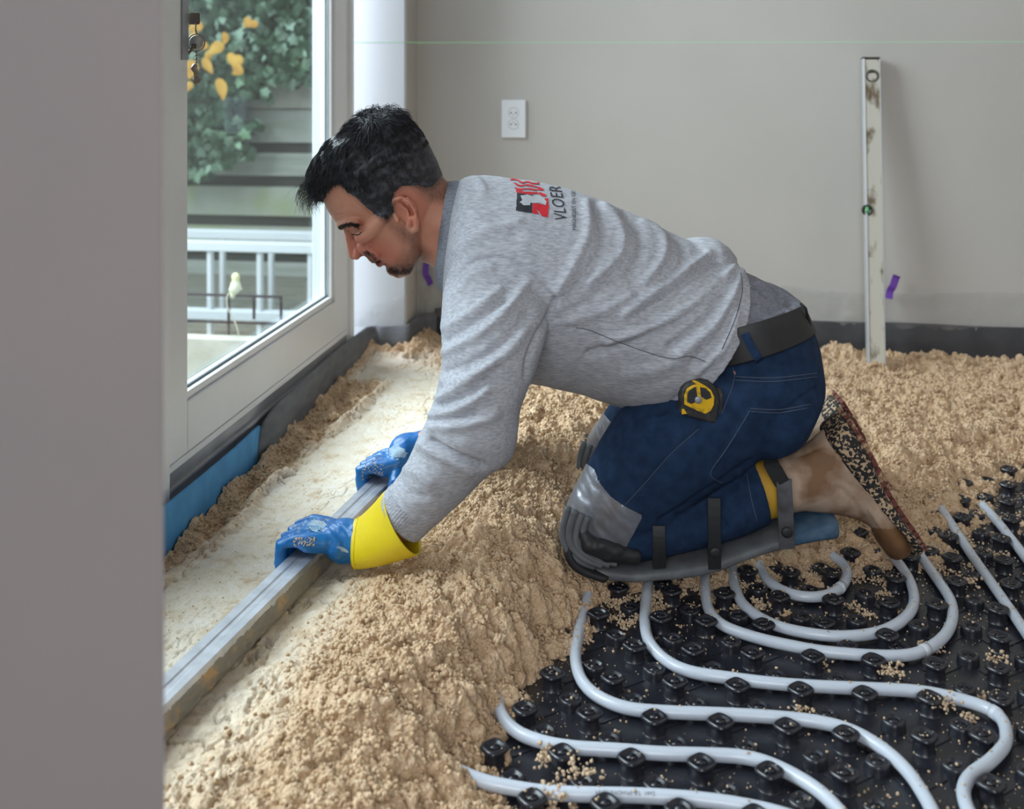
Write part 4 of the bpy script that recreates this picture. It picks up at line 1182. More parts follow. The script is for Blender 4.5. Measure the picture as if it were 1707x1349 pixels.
for c in ch_:
    g = idx[c]
    if hsd[g] < 3: continue
    nrm = fl[g]; tp = top[g]
    cl_ = 0.5*np.array([vnoise(co[g,0]*60, co[g,1]*60, co[g,2]*60, 7), vnoise(co[g,0]*60, co[g,1]*60, co[g,2]*60, 8), vnoise(co[g,0]*60, co[g,1]*60, co[g,2]*60, 9)]).ravel()
    flow = fdir*(0.9 if fu_f[g] > -40 else 0.2) - udir*(0.35+0.9*(1-tp)) + cl_*0.9 + rs.normal(0, 0.16, 3)
    flow = flow - nrm*np.dot(flow, nrm)
    L = (0.007+0.022*tp*rs.uniform(0.5,1.1)+0.012*tp*max(0, fu_f[g]/90))*min(1, 0.25+hsd[g]/40)
    d0 = nrm*(0.22+0.10*tp)+flow; d1 = flow - nrm*(0.25 if tp < 0.8 else 0.1) - udir*0.2
    root = cap_co[c]-nrm*0.0015
    strand(root, d0, d1, L, rs.uniform(0.00035,0.00085))
# unruly front tuft and crown wisps
for _ in range(420):
    u_ = rs.uniform(112, 150); s_ = rs.uniform(-0.055, 0.055)
    p0 = np.array(H(rs.uniform(84,104)-abs(s_)*120, u_, s_)); strand(p0, fdir*1.0+udir*0.25+rs.normal(0,0.15,3), fdir*0.35-udir*1.0+rs.normal(0,0.3,3), rs.uniform(0.02,0.046), rs.uniform(0.0002,0.00042), 8)
for _ in range(70):
    f_ = rs.uniform(-70, 40); p0 = np.array(H(f_, 168-abs(f_+10)*0.28, rs.uniform(-0.02,0.02))); strand(p0, udir*0.8-fdir*0.6+rs.normal(0,0.4,3), -fdir*0.9+rs.normal(0,0.5,3), rs.uniform(0.008,0.020), 0.0002, 6)
hb.v += SV; hb.f += SF
hair_o = obj('hair', hb.v, hb.f, m_hair, person)
# eyebrow and lashes
m_brow = mat('dark_brow_hair', lin(42,34,34), 0.6)
eb = MB(); SV_, SF_ = [], []
def hairs(line, w, n, dirpx, L, r, jit=0.25, lift=0.0004):
    P = catmull(np.array(line), 8); out = MB()
    for _ in range(n):
        q = P[rs.integers(len(P))]; x, y = q[0]+rs.normal(0, w*0.45), q[1]+rs.normal(0, w*0.45)
        a, na = cast(bvh_body, x, y, lift); 
        dx, dy = dirpx[0]+rs.normal(0,jit), dirpx[1]+rs.normal(0,jit)
        b_, nb_ = cast(bvh_body, x+dx*L, y+dy*L, lift+0.0008)
        if a is None or b_ is None or (a-b_).length > 0.02: continue
        out.tube([a, (a+b_)/2+na*0.0003, b_], [r, r*0.9, r*0.3], 3, cap=False)
    return out
hairs(zq((345,395),(390,368),(450,350),(520,350),(580,362)), 3.4, 520, (0.9,-0.25), 4, 0.00026).build('eyebrow', m_brow, person)
lash = MB(); pl_ = on_line(bvh_body, zq((515,468),(560,478),(605,474),(645,445)), 0.0006, 1.5)
if len(pl_) > 2: lash.tube(pl_, 0.00085, 8)
lash.build('eyelashes', m_brow, person, smooth=True)
hairs(must+[must[0]], 4.0, 320, (0.5,0.6), 4, 0.0002, 0.5).build('moustache', m_brow, person)
hairs(zp((670,1150),(720,1160),(780,1155),(840,1140)), 7.0, 380, (0.5,0.6), 4, 0.0002, 0.6).build('chin_beard', m_brow, person)
# ================================================================== clothes
ZT_ = lambda *pts: [(720+x/2.667, 260+y/2.667) for (x, y) in pts]     # torso close-up
ZS_ = lambda *pts: [(660+x/4.217, 600+y/4.217) for (x, y) in pts]     # sleeve close-up
sw = []
sw.append(loft2([[762,306,738,470,1.885,0.085],[776,296,740,505,1.885,0.130],[800,293,752,575,1.885,0.175],[850,298,800,618,1.88,0.190],[920,309,880,630,1.88,0.186],[985,328,945,645,1.88,0.178],[1060,360,1000,662,1.88,0.172],[1130,394,1040,674,1.88,0.170],[1195,424,1068,676,1.88,0.168,6],[1236,446,1086,672,1.88,0.168,22]], n=64))
# near sleeve
sw.append(loft2([[900,440,770,400,1.80,0.07],[914,500,742,470,1.72,0.088],[912,560,736,540,1.68,0.088],[892,620,738,600,1.655,0.080],[868,680,727,655,1.64,0.074],[862,725,712,700,1.63,0.070],[850,764,700,725,1.635,0.066],[812,790,688,752,1.64,0.062],[785,818,672,782,1.642,0.056],[742,860,655,808,1.642,0.048],[706,888,643,828,1.64,0.042]], n=48))
sw.append(capsule([PD(800,752,1.63), PD(820,750,1.635), PD(838,728,1.635)], [0.020,0.0265,0.022]))
# far sleeve
sw.append(loft2([[890,420,770,400,1.98,0.07],[885,500,760,480,2.05,0.08],[880,590,775,570,2.09,0.075],[860,680,765,640,2.09,0.066],[815,735,745,660,2.05,0.06],[770,765,722,690,2.02,0.05],[740,768,708,716,2.005,0.042]], n=40))
# rucked-up flap at the small of the back
sw.append(loft2([[1140,404,1140,430,1.90,0.05],[1165,398,1160,435,1.90,0.065],[1192,400,1188,445,1.90,0.068],[1212,411,1206,442,1.90,0.050],[1227,428,1220,438,1.90,0.028]], n=30))
sweat_me = remesh(sw, 0.0032, smooth=9, fac=0.5)
S_F = [
 (ZT_((780,830),(1000,760),(1200,640),(1340,500)), 9, 0.008),
 (ZT_((700,880),(950,800),(1150,690),(1290,560)), 8, -0.006),
 (ZT_((860,700),(1000,600),(1140,500),(1230,440)), 8, 0.007),
 (ZT_((930,700),(1060,620),(1190,510),(1270,460)), 7, -0.005),
 (ZT_((700,560),(800,480),(850,400),(830,300),(770,215)), 9, 0.006),
 (ZT_((560,600),(650,450),(695,330),(690,220)), 9, 0.006),
 (ZT_((620,620),(730,460),(760,340),(730,220)), 8, -0.005),
 (ZT_((950,560),(1030,450),(1025,350),(950,280)), 8, 0.006),
 (ZT_((880,520),(930,420),(920,330),(860,250)), 8, -0.005),
 (ZT_((1040,560),(1110,480),(1110,390),(1050,330)), 7, -0.004),
 (ZT_((1100,880),(1250,760),(1340,620),(1375,520)), 8, 0.007),
 (ZT_((1060,850),(1200,740),(1300,620)), 7, -0.005),
 (ZT_((1180,960),(1300,850),(1355,700)), 8, 0.006),
 (ZT_((1150,920),(1270,810),(1335,690)), 6, -0.004),
 (ZT_((860,980),(1000,950),(1130,900)), 12, 0.004),
 (ZT_((160,250),(240,300),(330,330)), 9, 0.003),
 (ZT_((110,420),(220,340),(380,300)), 9, 0.004),
 (ZT_((130,110),(190,95),(230,150)), 7, 0.004),
 (ZT_((600,740),(760,690),(880,620)), 8, 0.004),
 (ZT_((560,720),(700,640),(800,560)), 7, -0.003),
 # sleeve
 (ZT_((60,870),(200,800),(330,690),(420,570)), 9, 0.006),
 (ZT_((60,760),(170,700),(300,600)), 8, 0.005),
 (ZT_((70,820),(190,745),(320,640)), 7, -0.005),
 (ZT_((60,960),(220,900),(350,800),(430,690)), 8, -0.005),
 (ZT_((60,1010),(200,960),(330,880),(410,780)), 9, 0.006),
 (ZT_((100,620),(170,540),(260,500)), 8, 0.004),
 (ZS_((310,270),(430,200),(560,120),(680,20)), 7, 0.006),
 (ZS_((300,200),(400,130),(520,60)), 6, -0.005),
 (ZS_((290,330),(420,290),(540,230),(640,150)), 7, -0.006),
 (ZS_((250,390),(400,360),(540,290),(640,200)), 8, 0.006),
 (ZS_((260,470),(420,470),(600,430),(700,380)), 9, 0.006),
 (ZS_((250,430),(400,420),(560,380)), 6, -0.005),
 (ZS_((250,570),(350,640),(480,700),(615,748)), 5, -0.010),
 (ZS_((180,600),(280,660),(400,720),(520,790)), 9, 0.005),
 (ZS_((60,760),(160,800),(240,860)), 10, 0.004),
 (ZS_((30,850),(100,930),(200,960)), 7, -0.003),
 # arm hole seam, side seam, hem seam
 (ZT_((40,660),(60,590),(110,520),(200,465),(300,452),(400,480),(470,530),(530,590),(548,640)), 3.5, -0.0035),
 (ZT_((548,640),(520,720),(470,800),(430,900),(420,980)), 5.0, -0.006),
 (ZT_((600,760),(700,770),(850,835),(1050,900),(1200,900)), 2.2, -0.0012),
 (ZT_((1370,520),(1380,600),(1350,720),(1290,860),(1190,1000),(1060,1090)), 2.4, -0.0016),
]
folds(sweat_me, S_F, dmax=1.93)
co = get_co(sweat_me); no = get_no(sweat_me)
# soft random cloth relief everywhere, stretched along the folds
ax = np.array(PD(1200,560,1.88)-PD(850,450,1.88)); ax /= np.linalg.norm(ax)
t1 = co@ax; up2 = np.array([0,0,1.0]); t2 = co@up2; t3 = co@np.array(FWD)
rel = 0.0022*fbm(t1*26+t2*12, t2*9-t1*4, t3*9, 3, 101) + 0.0008*fbm(t1*70, t2*60, t3*60, 2, 102)
set_co(sweat_me, co+no*rel[:,None])
sweat_o = link_mesh('sweatshirt', sweat_me, m_sweat, person)
bvh_sw = bvh_of(sweat_me)
# seam threads
def thread(line, bvh, name, parent, m=m_seam, r=0.0006, near=None):
    p = on_line(bvh, line, 0.0003, 3, near)
    if len(p) > 3:
        # keep continuous pieces only
        q = [p[0]]
        for a in p[1:]:
            if (a-q[-1]).length < 0.03: q.append(a)
        MB().tube(q, r, 6).build(name, m, parent, smooth=True)
thread(ZT_((40,650),(60,590),(110,520),(200,465),(300,452),(400,480),(470,530),(530,590),(546,640)), bvh_sw, 'sleeve_seam', sweat_o)
thread(ZT_((640,765),(700,775),(850,835),(1050,900),(1140,890),(1215,915)), bvh_sw, 'side_seam', sweat_o)
thread(ZT_((1372,520),(1380,600),(1350,720),(1290,860)), bvh_sw, 'hem_seam', sweat_o)
# ribbed cuff
def ribbed(rows, n, ribs, amp, name, m, parent):
    vs, fs = loft2(rows, n=n, sub=6)
    cs = len(vs)-2; out = []
    for i, v in enumerate(vs):
        if i < cs:
            k = i % n; ring = i//n; c = sum((vs[ring*n+q] for q in range(0, n, 4)), Vector())/(n//4)
            v = v + (v-c).normalized()*amp*math.cos(2*math.pi*ribs*k/n)
        out.append(v)
    return obj(name, out, fs, m, parent, recalc=True)
ribbed([[728,870,650,812,1.642,0.047],[714,884,640,824,1.641,0.045],[700,897,636,836,1.639,0.042],[697,898,638,840,1.639,0.039]], 180, 60, 0.0006, 'sleeve_cuff', m_rib, sweat_o)
# collar
ribbed([[772,300,742,488,1.885,0.092],[765,302,738,486,1.885,0.090],[756,302,730,474,1.885,0.084],[747,304,726,458,1.885,0.074],[749,310,729,452,1.885,0.070]], 160, 70, 0.0004, 'collar', m_collar, sweat_o)
# print on the back: projected flat artwork lying on the cloth
m_pk = mat('black_print', lin(34,38,46), 0.8); m_pr = mat('red_print', lin(196,30,44), 0.8); m_pw = mat('grey_print', lin(178,182,190), 0.8)
def decal_poly(px_poly, m, name, lift=0.0009, step=2.5):
    P = np.array(px_poly, float); x0, y0 = P.min(0); x1, y1 = P.max(0)
    nx_ = int((x1-x0)/step)+2; ny_ = int((y1-y0)/step)+2; vs = []; ids = {}; fs = []
    xs = np.linspace(x0, x1, nx_); ys = np.linspace(y0, y1, ny_)
    def vid(i, j):
        if (i, j) not in ids:
            p, n_ = cast(bvh_sw, xs[i], ys[j], lift)
            ids[(i, j)] = -1 if p is None else len(vs)
            if p is not None: vs.append(p)
        return ids[(i, j)]
    for i in range(nx_-1):
        for j in range(ny_-1):
            cxm, cym = (xs[i]+xs[i+1])/2, (ys[j]+ys[j+1])/2
            if in_poly(np.array([cxm]), np.array([cym]), P)[0]:
                q = [vid(i,j), vid(i+1,j), vid(i+1,j+1), vid(i,j+1)]
                if -1 not in q: fs.append(tuple(q))
    if fs: obj(name, vs, fs, m, sweat_o)
ZL = lambda *pts: [(820+x/9.483, 280+y/9.483) for (x, y) in pts]      # logo close-up
decal_poly(ZL((398,400),(640,440),(630,720),(380,680)), m_pk, 'logo_black_block', 0.0009, 0.8)
decal_poly(ZL((645,575),(700,560),(800,590),(790,500),(880,480),(900,620),(882,785),(790,770),(740,690),(690,650),(745,740),(635,720)), m_pr, 'logo_red_block', 0.0009, 0.8)
decal_poly(ZL((450,450),(560,430),(640,460),(760,440),(860,540),(850,600),(740,560),(610,560),(600,600),(500,600),(440,550),(480,520)), m_pw, 'logo_grey_shape', 0.0013, 0.8)
for k, ln in enumerate([((290,200),(330,185),(400,200),(480,240),(560,225),(640,250),(745,255)),((350,240),(440,290),(540,275),(640,290),(740,320),(810,345)),((360,320),(440,345),(560,335),(660,350),(760,350),(815,352)),((380,365),(450,385),(520,400),(620,405),(720,400)),((740,400),(800,430),(855,445)),((330,192),(500,180),(620,190),(740,240))]):
    P = catmull(np.array(ZL(*ln)), 5); vs = []; fs = []
    w = [1.1,1.1,1.1,1.8,1.9,0.9][k]
    for i, q in enumerate(P):
        d = P[min(i+1,len(P)-1)]-P[max(i-1,0)]; d /= np.hypot(*d)+1e-9; nn = np.array([-d[1], d[0]])*w*(0.75+0.5*abs(math.sin(i*0.35)))
        a, _n = cast(bvh_sw, *(q+nn), 0.0010); b_, _n2 = cast(bvh_sw, *(q-nn), 0.0010)
        if a is None or b_ is None: continue
        vs += [a, b_]
    fs = [(2*i, 2*i+1, 2*i+3, 2*i+2) for i in range(len(vs)//2-1) if (vs[2*i]-vs[2*i+2]).length < 0.03]
    obj('logo_red_stroke', vs, fs, m_pr, sweat_o)
def decal_text(s, size_px, ox, oy, dx, dy, ux, uy, name, m, lift=0.0011, space=1.0, shear=0.0):
    """text laid along (dx,dy) with letter tops towards (ux,uy), in picture directions, dropped on the cloth"""
    me = text_mesh(s, 1.0, space=space, shear=shear)
    bm = bmesh.new(); bm.from_mesh(me); bmesh.ops.triangulate(bm, faces=bm.faces); bmesh.ops.subdivide_edges(bm, edges=bm.edges, cuts=1); bm.to_mesh(me); bm.free()
    bad = set()
    for v in me.vertices:
        x = ox+size_px*(v.co.x*dx+v.co.y*ux); y = oy+size_px*(v.co.x*dy+v.co.y*uy)
        p, n_ = cast(bvh_sw, x, y, lift)
        if p is None or p.length < 0.01 or proj(np.array(p))[2] > 2.0: bad.add(v.index)
        else: v.co = p
    bm = bmesh.new(); bm.from_mesh(me); bm.verts.ensure_lookup_table()
    bmesh.ops.delete(bm, geom=[bm.verts[i] for i in bad], context='VERTS')
    bmesh.ops.delete(bm, geom=[f for f in bm.faces if f.calc_perimeter() > 0.05], context='FACES'); bm.to_mesh(me); bm.free()
    link_mesh(name, me, m, sweat_o, False)
decal_text('VLOEREN', 30, 946, 369, -0.12, -0.62, -1.0, -0.10, 'logo_text', m_pk, space=1.05)
decal_text('MAGNESIET EN CEMENT', 12.5, 960.5, 384, -0.02, -0.62, -0.72, 0.10, 'logo_text', m_pk, space=1.0)

# ---- undershirt
us = remesh([loft2([[1150,425,1060,655,1.885,0.150],[1215,440,1090,655,1.885,0.155],[1258,460,1105,635,1.885,0.154],[1300,481,1115,612,1.885,0.152,-14],[1332,499,1120,590,1.885,0.150,-28],[1343,520,1128,600,1.885,0.149,-28]], n=56)], 0.0035, 5)
co = get_co(us); no = get_no(us); px, py, D = proj(co)
al = (px-1240)*0.87-(py-560)*-0.5; ac = (px-1240)*0.5-(py-560)*0.87
set_co(us, co+no*(0.0022*np.sin(ac*0.30+2*fbm(co[:,0]*20,co[:,1]*20,co[:,2]*20,2,5))*np.clip((ac-10)/60,0,1)+0.003*fbm(co[:,0]*28,co[:,1]*28,co[:,2]*28,3,6))[:,None])
folds(us, [([(1265,470),(1305,480),(1325,490)],3,0.003),([(1250,462),(1290,477),(1335,500)],2.5,-0.002),([(1263,474),(1300,482),(1325,494)],3,0.004),([(1263,488),(1298,500),(1305,506)],4,0.005),([(1262,480),(1300,492)],3,-0.003),([(1248,548),(1295,528),(1325,514)],5,0.005),([(1262,512),(1290,518),(1305,530)],4,0.004)], dmax=1.93)
under_o = link_mesh('undershirt', us, m_under, person)

# ---- jeans
je = []
je.append(loft2([[1337,514,1124,578,1.885,0.151,-34],[1351,544,1134,610,1.885,0.158,-28],[1362,585,1160,670,1.885,0.168,-10],[1364,630,1190,720,1.885,0.170],[1340,680,1220,735,1.885,0.150]], n=56))
je.append(loft2([[1350,600,1215,590,1.83,0.080],[1362,640,1140,600,1.805,0.092],[1325,705,1080,650,1.80,0.092],[1255,768,1030,690,1.795,0.088],[1190,812,992,752,1.795,0.082],[1135,850,968,800,1.795,0.074],[1085,885,950,835,1.795,0.066],[1040,915,944,868,1.795,0.056],[1000,925,958,895,1.795,0.035]], n=48))
je.append(loft2([[985,850,985,930,1.795,0.045],[1030,820,1030,934,1.795,0.058],[1090,826,1092,926,1.797,0.060],[1150,818,1165,908,1.80,0.060],[1205,795,1225,892,1.80,0.058],[1245,776,1268,874,1.80,0.056],[1258,770,1282,868,1.80,0.055]], n=40))
je.append(loft2([[1345,570,1190,540,1.97,0.085],[1320,680,1100,600,2.01,0.088],[1200,740,1045,640,2.06,0.084],[1110,790,1005,695,2.10,0.074],[1060,815,975,745,2.13,0.062],[1020,825,968,775,2.13,0.040]], n=44))
je.append(loft2([[1000,750,1000,812,2.13,0.05],[1080,730,1085,810,2.13,0.055],[1160,720,1170,795,2.12,0.055],[1240,700,1255,770,2.10,0.05],[1300,690,1310,750,2.09,0.045]], n=36))
jeans_me = remesh(je, 0.0034, smooth=8, fac=0.5)
folds(jeans_me, [
 ([(1165,715),(1120,755),(1080,800),(1040,842)], 2.2, -0.0022),
 ([(1222,612),(1224,632),(1215,660),(1200,690)], 2.2, -0.0018),
 ([(1224,632),(1290,634),(1362,626)], 2.0, 0.0012),
 ([(1250,684),(1300,686),(1345,678)], 2.2, 0.0014),
 ([(1250,686),(1240,702),(1210,750),(1184,792),(1205,806),(1240,790)], 2.4, 0.0018),
 ([(1300,690),(1360,648)], 4, -0.004),
 ([(1250,770),(1170,825),(1100,868)], 5, -0.004),
 ([(1195,640),(1130,690),(1080,700)], 8, 0.004), ([(1150,650),(1100,690)], 7, -0.003),
 ([(1190,850),(1210,880)], 5, -0.005), ([(1130,860),(1140,905)], 6, -0.003), ([(1232,790),(1240,880)], 5, 0.003),
 ([(1000,800),(1060,820)], 10, 0.002), ([(1280,560),(1330,600)], 14, 0.002),
], dmax=1.93)
co = get_co(jeans_me); no = get_no(jeans_me)
set_co(jeans_me, co+no*(0.0020*fbm(co[:,0]*22,co[:,1]*22,co[:,2]*22,3,8))[:,None])
jeans_o = link_mesh('jeans', jeans_me, m_jean, person)
bvh_j = bvh_of(jeans_me)
for ln in ([(1226,628),(1290,630),(1362,622)], [(1226,634),(1290,636),(1362,628)], [(1251,681),(1300,683),(1350,674)], [(1252,686),(1300,688),(1346,680)],
           [(1250,684),(1240,702),(1210,750),(1184,790),(1205,806)], [(1222,612),(1224,632),(1215,660),(1203,690)], [(1165,715),(1120,755),(1080,800),(1042,842)], [(1245,790),(1252,830),(1262,870)]):
    thread(ln, bvh_j, 'stitching', jeans_o, m_thread, 0.00045, near=1.95)
# patches of silver tape over the knees
def patch(poly, dlo, dhi, name):
    co = get_co(jeans_me); no = get_no(jeans_me); px, py, D = proj(co)
    s = in_poly(px, py, poly) & (D > dlo) & (D < dhi)
    mp = -np.ones(len(co), int); ix = np.nonzero(s)[0]; mp[ix] = np.arange(len(ix))
    fs = [tuple(int(mp[v]) for v in p.vertices) for p in jeans_me.polygons if all(s[v] for v in p.vertices)]
    wr = 0.0032*np.abs(fbm(co[ix,0]*60+co[ix,2]*50, co[ix,1]*30, co[ix,2]*20, 3, 31))
    vs = co[ix]+no[ix]*(0.0010+wr)[:,None]
    edge = np.zeros(len(co), bool)
    for p in jeans_me.polygons:
        q = [v for v in p.vertices]
        if any(s[v] for v in q) and not all(s[v] for v in q):
            for v in q: edge[v] = True
    P = np.array(poly+[poly[0]], float)
    for k, g in enumerate(ix):
        if not edge[g]: continue
        best = None
        for a, b_ in zip(P[:-1], P[1:]):
            d = b_-a; t = np.clip(((px[g]-a[0])*d[0]+(py[g]-a[1])*d[1])/((d**2).sum()+1e-9), 0, 1); c = a+t*d; dd = np.hypot(px[g]-c[0], py[g]-c[1])
            if best is None or dd < best[0]: best = (dd, c)
        if best[0] < 7:
            vs[k] += np.array(RIGHT)*((best[1][0]-px[g])*D[g]/F) - np.array([0,0,1.0])*((best[1][1]-py[g])*D[g]/F)
    obj(name, [Vector(v) for v in vs], fs, m_duct, jeans_o)
patch([(992,783),(1001,806),(1017,826),(1040,843),(1072,859),(1059,882),(1047,905),(1042,918),(980,960),(900,930),(900,800),(960,760)], 1.6, 1.92, 'knee_patch')
patch([(1005,688),(1018,702),(1040,722),(1070,740),(1070,900),(900,880),(900,700)], 1.95, 2.3, 'knee_patch')
# belt and loops
def funnel(rows, name, m, parent, t=0.0018):
    vo, fo = loft2(rows, n=56, sub=5)
    n = 56; nr = (len(vo)-2)//n
    outer = vo[:nr*n]; cen = [sum((outer[i*n+k] for k in range(n)), Vector())/n for i in range(nr)]
    inner = [outer[i*n+k]+(cen[i]-outer[i*n+k]).normalized()*t for i in range(nr) for k in range(n)]
    vs = outer+inner; fs = []; N = nr*n
    for i in range(nr-1):
        for k in range(n):
            k2 = (k+1)%n
            fs.append((i*n+k, i*n+k2, (i+1)*n+k2, (i+1)*n+k)); fs.append((N+i*n+k, N+(i+1)*n+k, N+(i+1)*n+k2, N+i*n+k2))
    for k in range(n):
        k2 = (k+1)%n
        fs.append((k, N+k, N+k2, k2)); e = (nr-1)*n; fs.append((e+k, e+k2, N+e+k2, N+e+k))
    return obj(name, vs, fs, m, parent, recalc=True)
def band(rows, name, m, parent, th=0.003):
    vs, fs = loft2(rows, n=72, sub=4)
    return obj(name, vs, fs, m, parent, recalc=True)
BELT = [[1336,507,1119,570,1.885,0.162,-38],[1341,516,1121,580,1.885,0.166,-36],[1349,533,1126,600,1.885,0.170,-33],[1355,546,1130,614,1.885,0.172,-31]]
belt_o = funnel(BELT, 'belt', m_belt, jeans_o, 0.004)
bvh_jb = bvh_of(jeans_me, belt_o.data)
lpnts = on_line(bvh_jb, [(1241,556),(1252,578),(1266,600)], 0.0018, 4)
def ribbon(pts, w, t, name, m, parent, wdir=RIGHT, out=None):
    """flat strap following points; width across wdir, thickness along the facing side"""
    pts = [Vector(p) for p in pts]; vs = []; fs = []; n = len(pts)
    for i, p in enumerate(pts):
        d = (pts[min(i+1,n-1)]-pts[max(i-1,0)]).normalized(); o_ = (-FWD if out is None else Vector(out)); a = d.cross(o_).normalized(); o2 = a.cross(d).normalized()
        ww = w[i] if isinstance(w, (list,tuple)) else w
        for (q, r) in ((-1,0),(1,0),(1,1),(-1,1)): vs.append(p+a*q*ww/2+o2*r*t)
    for i in range(n-1):
        for j in range(4): fs.append((i*4+j, i*4+(j+1)%4, (i+1)*4+(j+1)%4, (i+1)*4+j))
    fs += [(0,1,2,3)[::-1], tuple((n-1)*4+j for j in range(4))]
    o = obj(name, vs, fs, m, parent, smooth=False, recalc=True)
    md = o.modifiers.new('bevel', 'BEVEL'); md.width = t*0.3; md.segments = 2
    return o
ribbon(lpnts, 0.013, 0.0025, 'belt_loop', m_jean, jeans_o)
MB().tube([PD(1334,506,1.80), PD(1343,514,1.795), PD(1347,530,1.80), PD(1352,548,1.81), PD(1356,560,1.83)], 0.0022, 8).build('belt_cord', m_strapk, jeans_o, smooth=True)

# ---- gloves
def glove(handpx, wrist, arm, sgn, name):
    """closed on the bar; sgn +1: index finger on the far side"""
    hz_ = PZ(handpx[0], handpx[1], zb0+BH+0.02)
    loc = BMx.inverted() @ hz_
    s0 = loc.x
    L = lambda s, n, z: BMx @ Vector((s0+s, n, z))
    parts = []
    fing = [(-0.034,0.0105,0.80),(-0.0115,0.0115,0.95),(0.0115,0.0118,1.0),(0.034,0.0115,0.92)]
    if sgn < 0: fing = [(-f[0], f[1], f[2]) for f in fing]
    for (fs_, r, k) in fing:
        mcp = L(fs_*0.92, 0.010, BH+0.024); pip = L(fs_, BW+0.004+0.010*k, BH+0.016); dip = L(fs_*1.02, BW+0.013, BH-0.012*k); tip = L(fs_*1.03, BW+0.011, BH-0.032*k)
        parts.append(capsule([mcp, (mcp+pip)/2+Vector((0,0,0.004)), pip, dip, tip], [r*1.12, r*1.05, r, r*0.92, r*0.82]))
    wr = Vector(wrist)
    # palm and back of the hand
    for (fs_, r, k) in fing:
        parts.append(capsule([L(fs_*0.92, 0.010, BH+0.022), L(fs_*0.85, -0.018, BH+0.024)*0.6+wr*0.4, wr+(Vector(L(fs_,0,0))-Vector(L(0,0,0)))*0.62], [0.0145,0.0165,0.019]))
    parts.append(capsule([wr, wr*0.55+Vector(arm)*0.45, Vector(arm)], [0.033,0.031,0.031]))
    # thumb along the inner side of the bar
    th0 = wr*0.45+L(sgn*0.035, -0.005, BH+0.005)*0.55; th1 = L(sgn*0.046, -0.018, BH+0.004); th2 = L(sgn*0.050, -0.0145, BH-0.010); th3 = L(sgn*0.047, -0.0125, BH-0.022)
    parts.append(capsule([wr*0.7+th0*0.3, th0, th1, th2, th3], [0.017,0.0155,0.0130,0.0118,0.0100]))
    me = remesh(parts, 0.0019, smooth=6, fac=0.5)
    co = get_co(me); no = get_no(me)
    w = 0.0016*fbm(co[:,0]*40, co[:,1]*40, co[:,2]*60, 3, 51)+0.0010*np.clip(fbm(co[:,0]*110, co[:,1]*110, co[:,2]*160, 2, 52)-0.1, 0, 1)
    set_co(me, co+no*w[:,None])
    o = link_mesh(name, me, m_glove, person)
    return o, me, bvh_of(me)
g1, g1m, bg1 = glove((532,893), PD(574,902,1.705), PD(606,905,1.695), 1, 'glove')
g2, g2m, bg2 = glove((640,772), PD(678,754,2.01), PD(712,746,2.015), -1, 'glove')
g2['label'] = 'blue glove on the far hand, smeared white'
folds(g1m, [([(486,880),(500,872),(520,868)], 2.0, -0.0016), ([(485,893),(505,888),(530,884)], 2.0, -0.0016), ([(480,906),(500,902),(525,900)], 2.0, -0.0015), ([(560,870),(580,890),(585,920)], 3.0, -0.0015), ([(545,880),(565,905)], 4, 0.0015)])
# yellow gauntlet of the near glove (open funnel with thickness)
c_ = funnel([[590,868,590,942,1.702,0.036],[596,866,594,945,1.700,0.0375],[606,858,610,944,1.692,0.040],[622,842,640,938,1.678,0.046],[634,828,674,928,1.660,0.052],[640,822,702,918,1.644,0.056]], 'gauntlet_cuff', m_yell, g1)
MB().tube([Vector(v.co) for v in c_.data.vertices[56*5:56*6]]+[Vector(c_.data.vertices[56*5].co)], 0.0014, 6, cap=False).build('cuff_seam', m_yell, g1, smooth=True)
# cement smears and bits on the gloves
def smear(bvh, cx, cy, w, h, ang, name, parent, m=m_dust, seed=0):
    vs = []; fs = []; n = 26; ids = {}
    for i in range(n):
        for j in range(n):
            a, b_ = (i/(n-1)*2-1), (j/(n-1)*2-1)
            if a*a+b_*b_ > 1+0.45*float(vnoise(a*3+seed, b_*3, 0, seed)) - 0.5*abs(float(vnoise(a*9, b_*9, seed, 4))): continue
            x = cx+a*w*math.cos(ang)-b_*h*math.sin(ang); y = cy+a*w*math.sin(ang)+b_*h*math.cos(ang)
            p, _n = cast(bvh, x, y, 0.0005)
            if p is None: continue
            ids[(i,j)] = len(vs); vs.append(p)
    for i in range(n-1):
        for j in range(n-1):
            q = [(i,j),(i+1,j),(i+1,j+1),(i,j+1)]
            if all(t in ids for t in q):
                f_ = tuple(ids[t] for t in q)
                if (vs[f_[0]]-vs[f_[2]]).length < 0.01: fs.append(f_)
    if fs: obj(name, vs, fs, m, parent)
smear(bg1, 528, 876, 20, 12, 0.2, 'cement_smear', g1, seed=1)
smear(bg1, 572, 917, 13, 4, 0.45, 'cement_smear', g1, seed=2)
smear(bg2, 662, 755, 20, 12, 0.1, 'cement_smear', g2, seed=3)
def bits(bvh, boxes, n, name, parent):
    P = []; R2 = []
    for _ in range(n):
        bx_ = boxes[rs.integers(len(boxes))]; p, _n = cast(bvh, rs.uniform(bx_[0], bx_[2]), rs.uniform(bx_[1], bx_[3]), 0.0004)
        if p is not None: P.append(p[:]); R2.append(rs.uniform(0.0005,0.0013))
    cv, cf = crumb_mesh(np.array(P), np.array(R2), 9)
    me = fast_mesh(name, cv, cf); a = me.attributes.new('compaction','FLOAT','POINT'); a.data.foreach_set('value', np.full(len(cv), 0.5, np.float32))
    o = link_mesh(name, me, m_sand, parent); o['kind'] = 'stuff'
bits(bg1, [(485,860,560,885),(490,895,525,910)], 160, 'mortar_bits', g1)
bits(bg2, [(603,752,640,800)], 130, 'mortar_bits', g2)

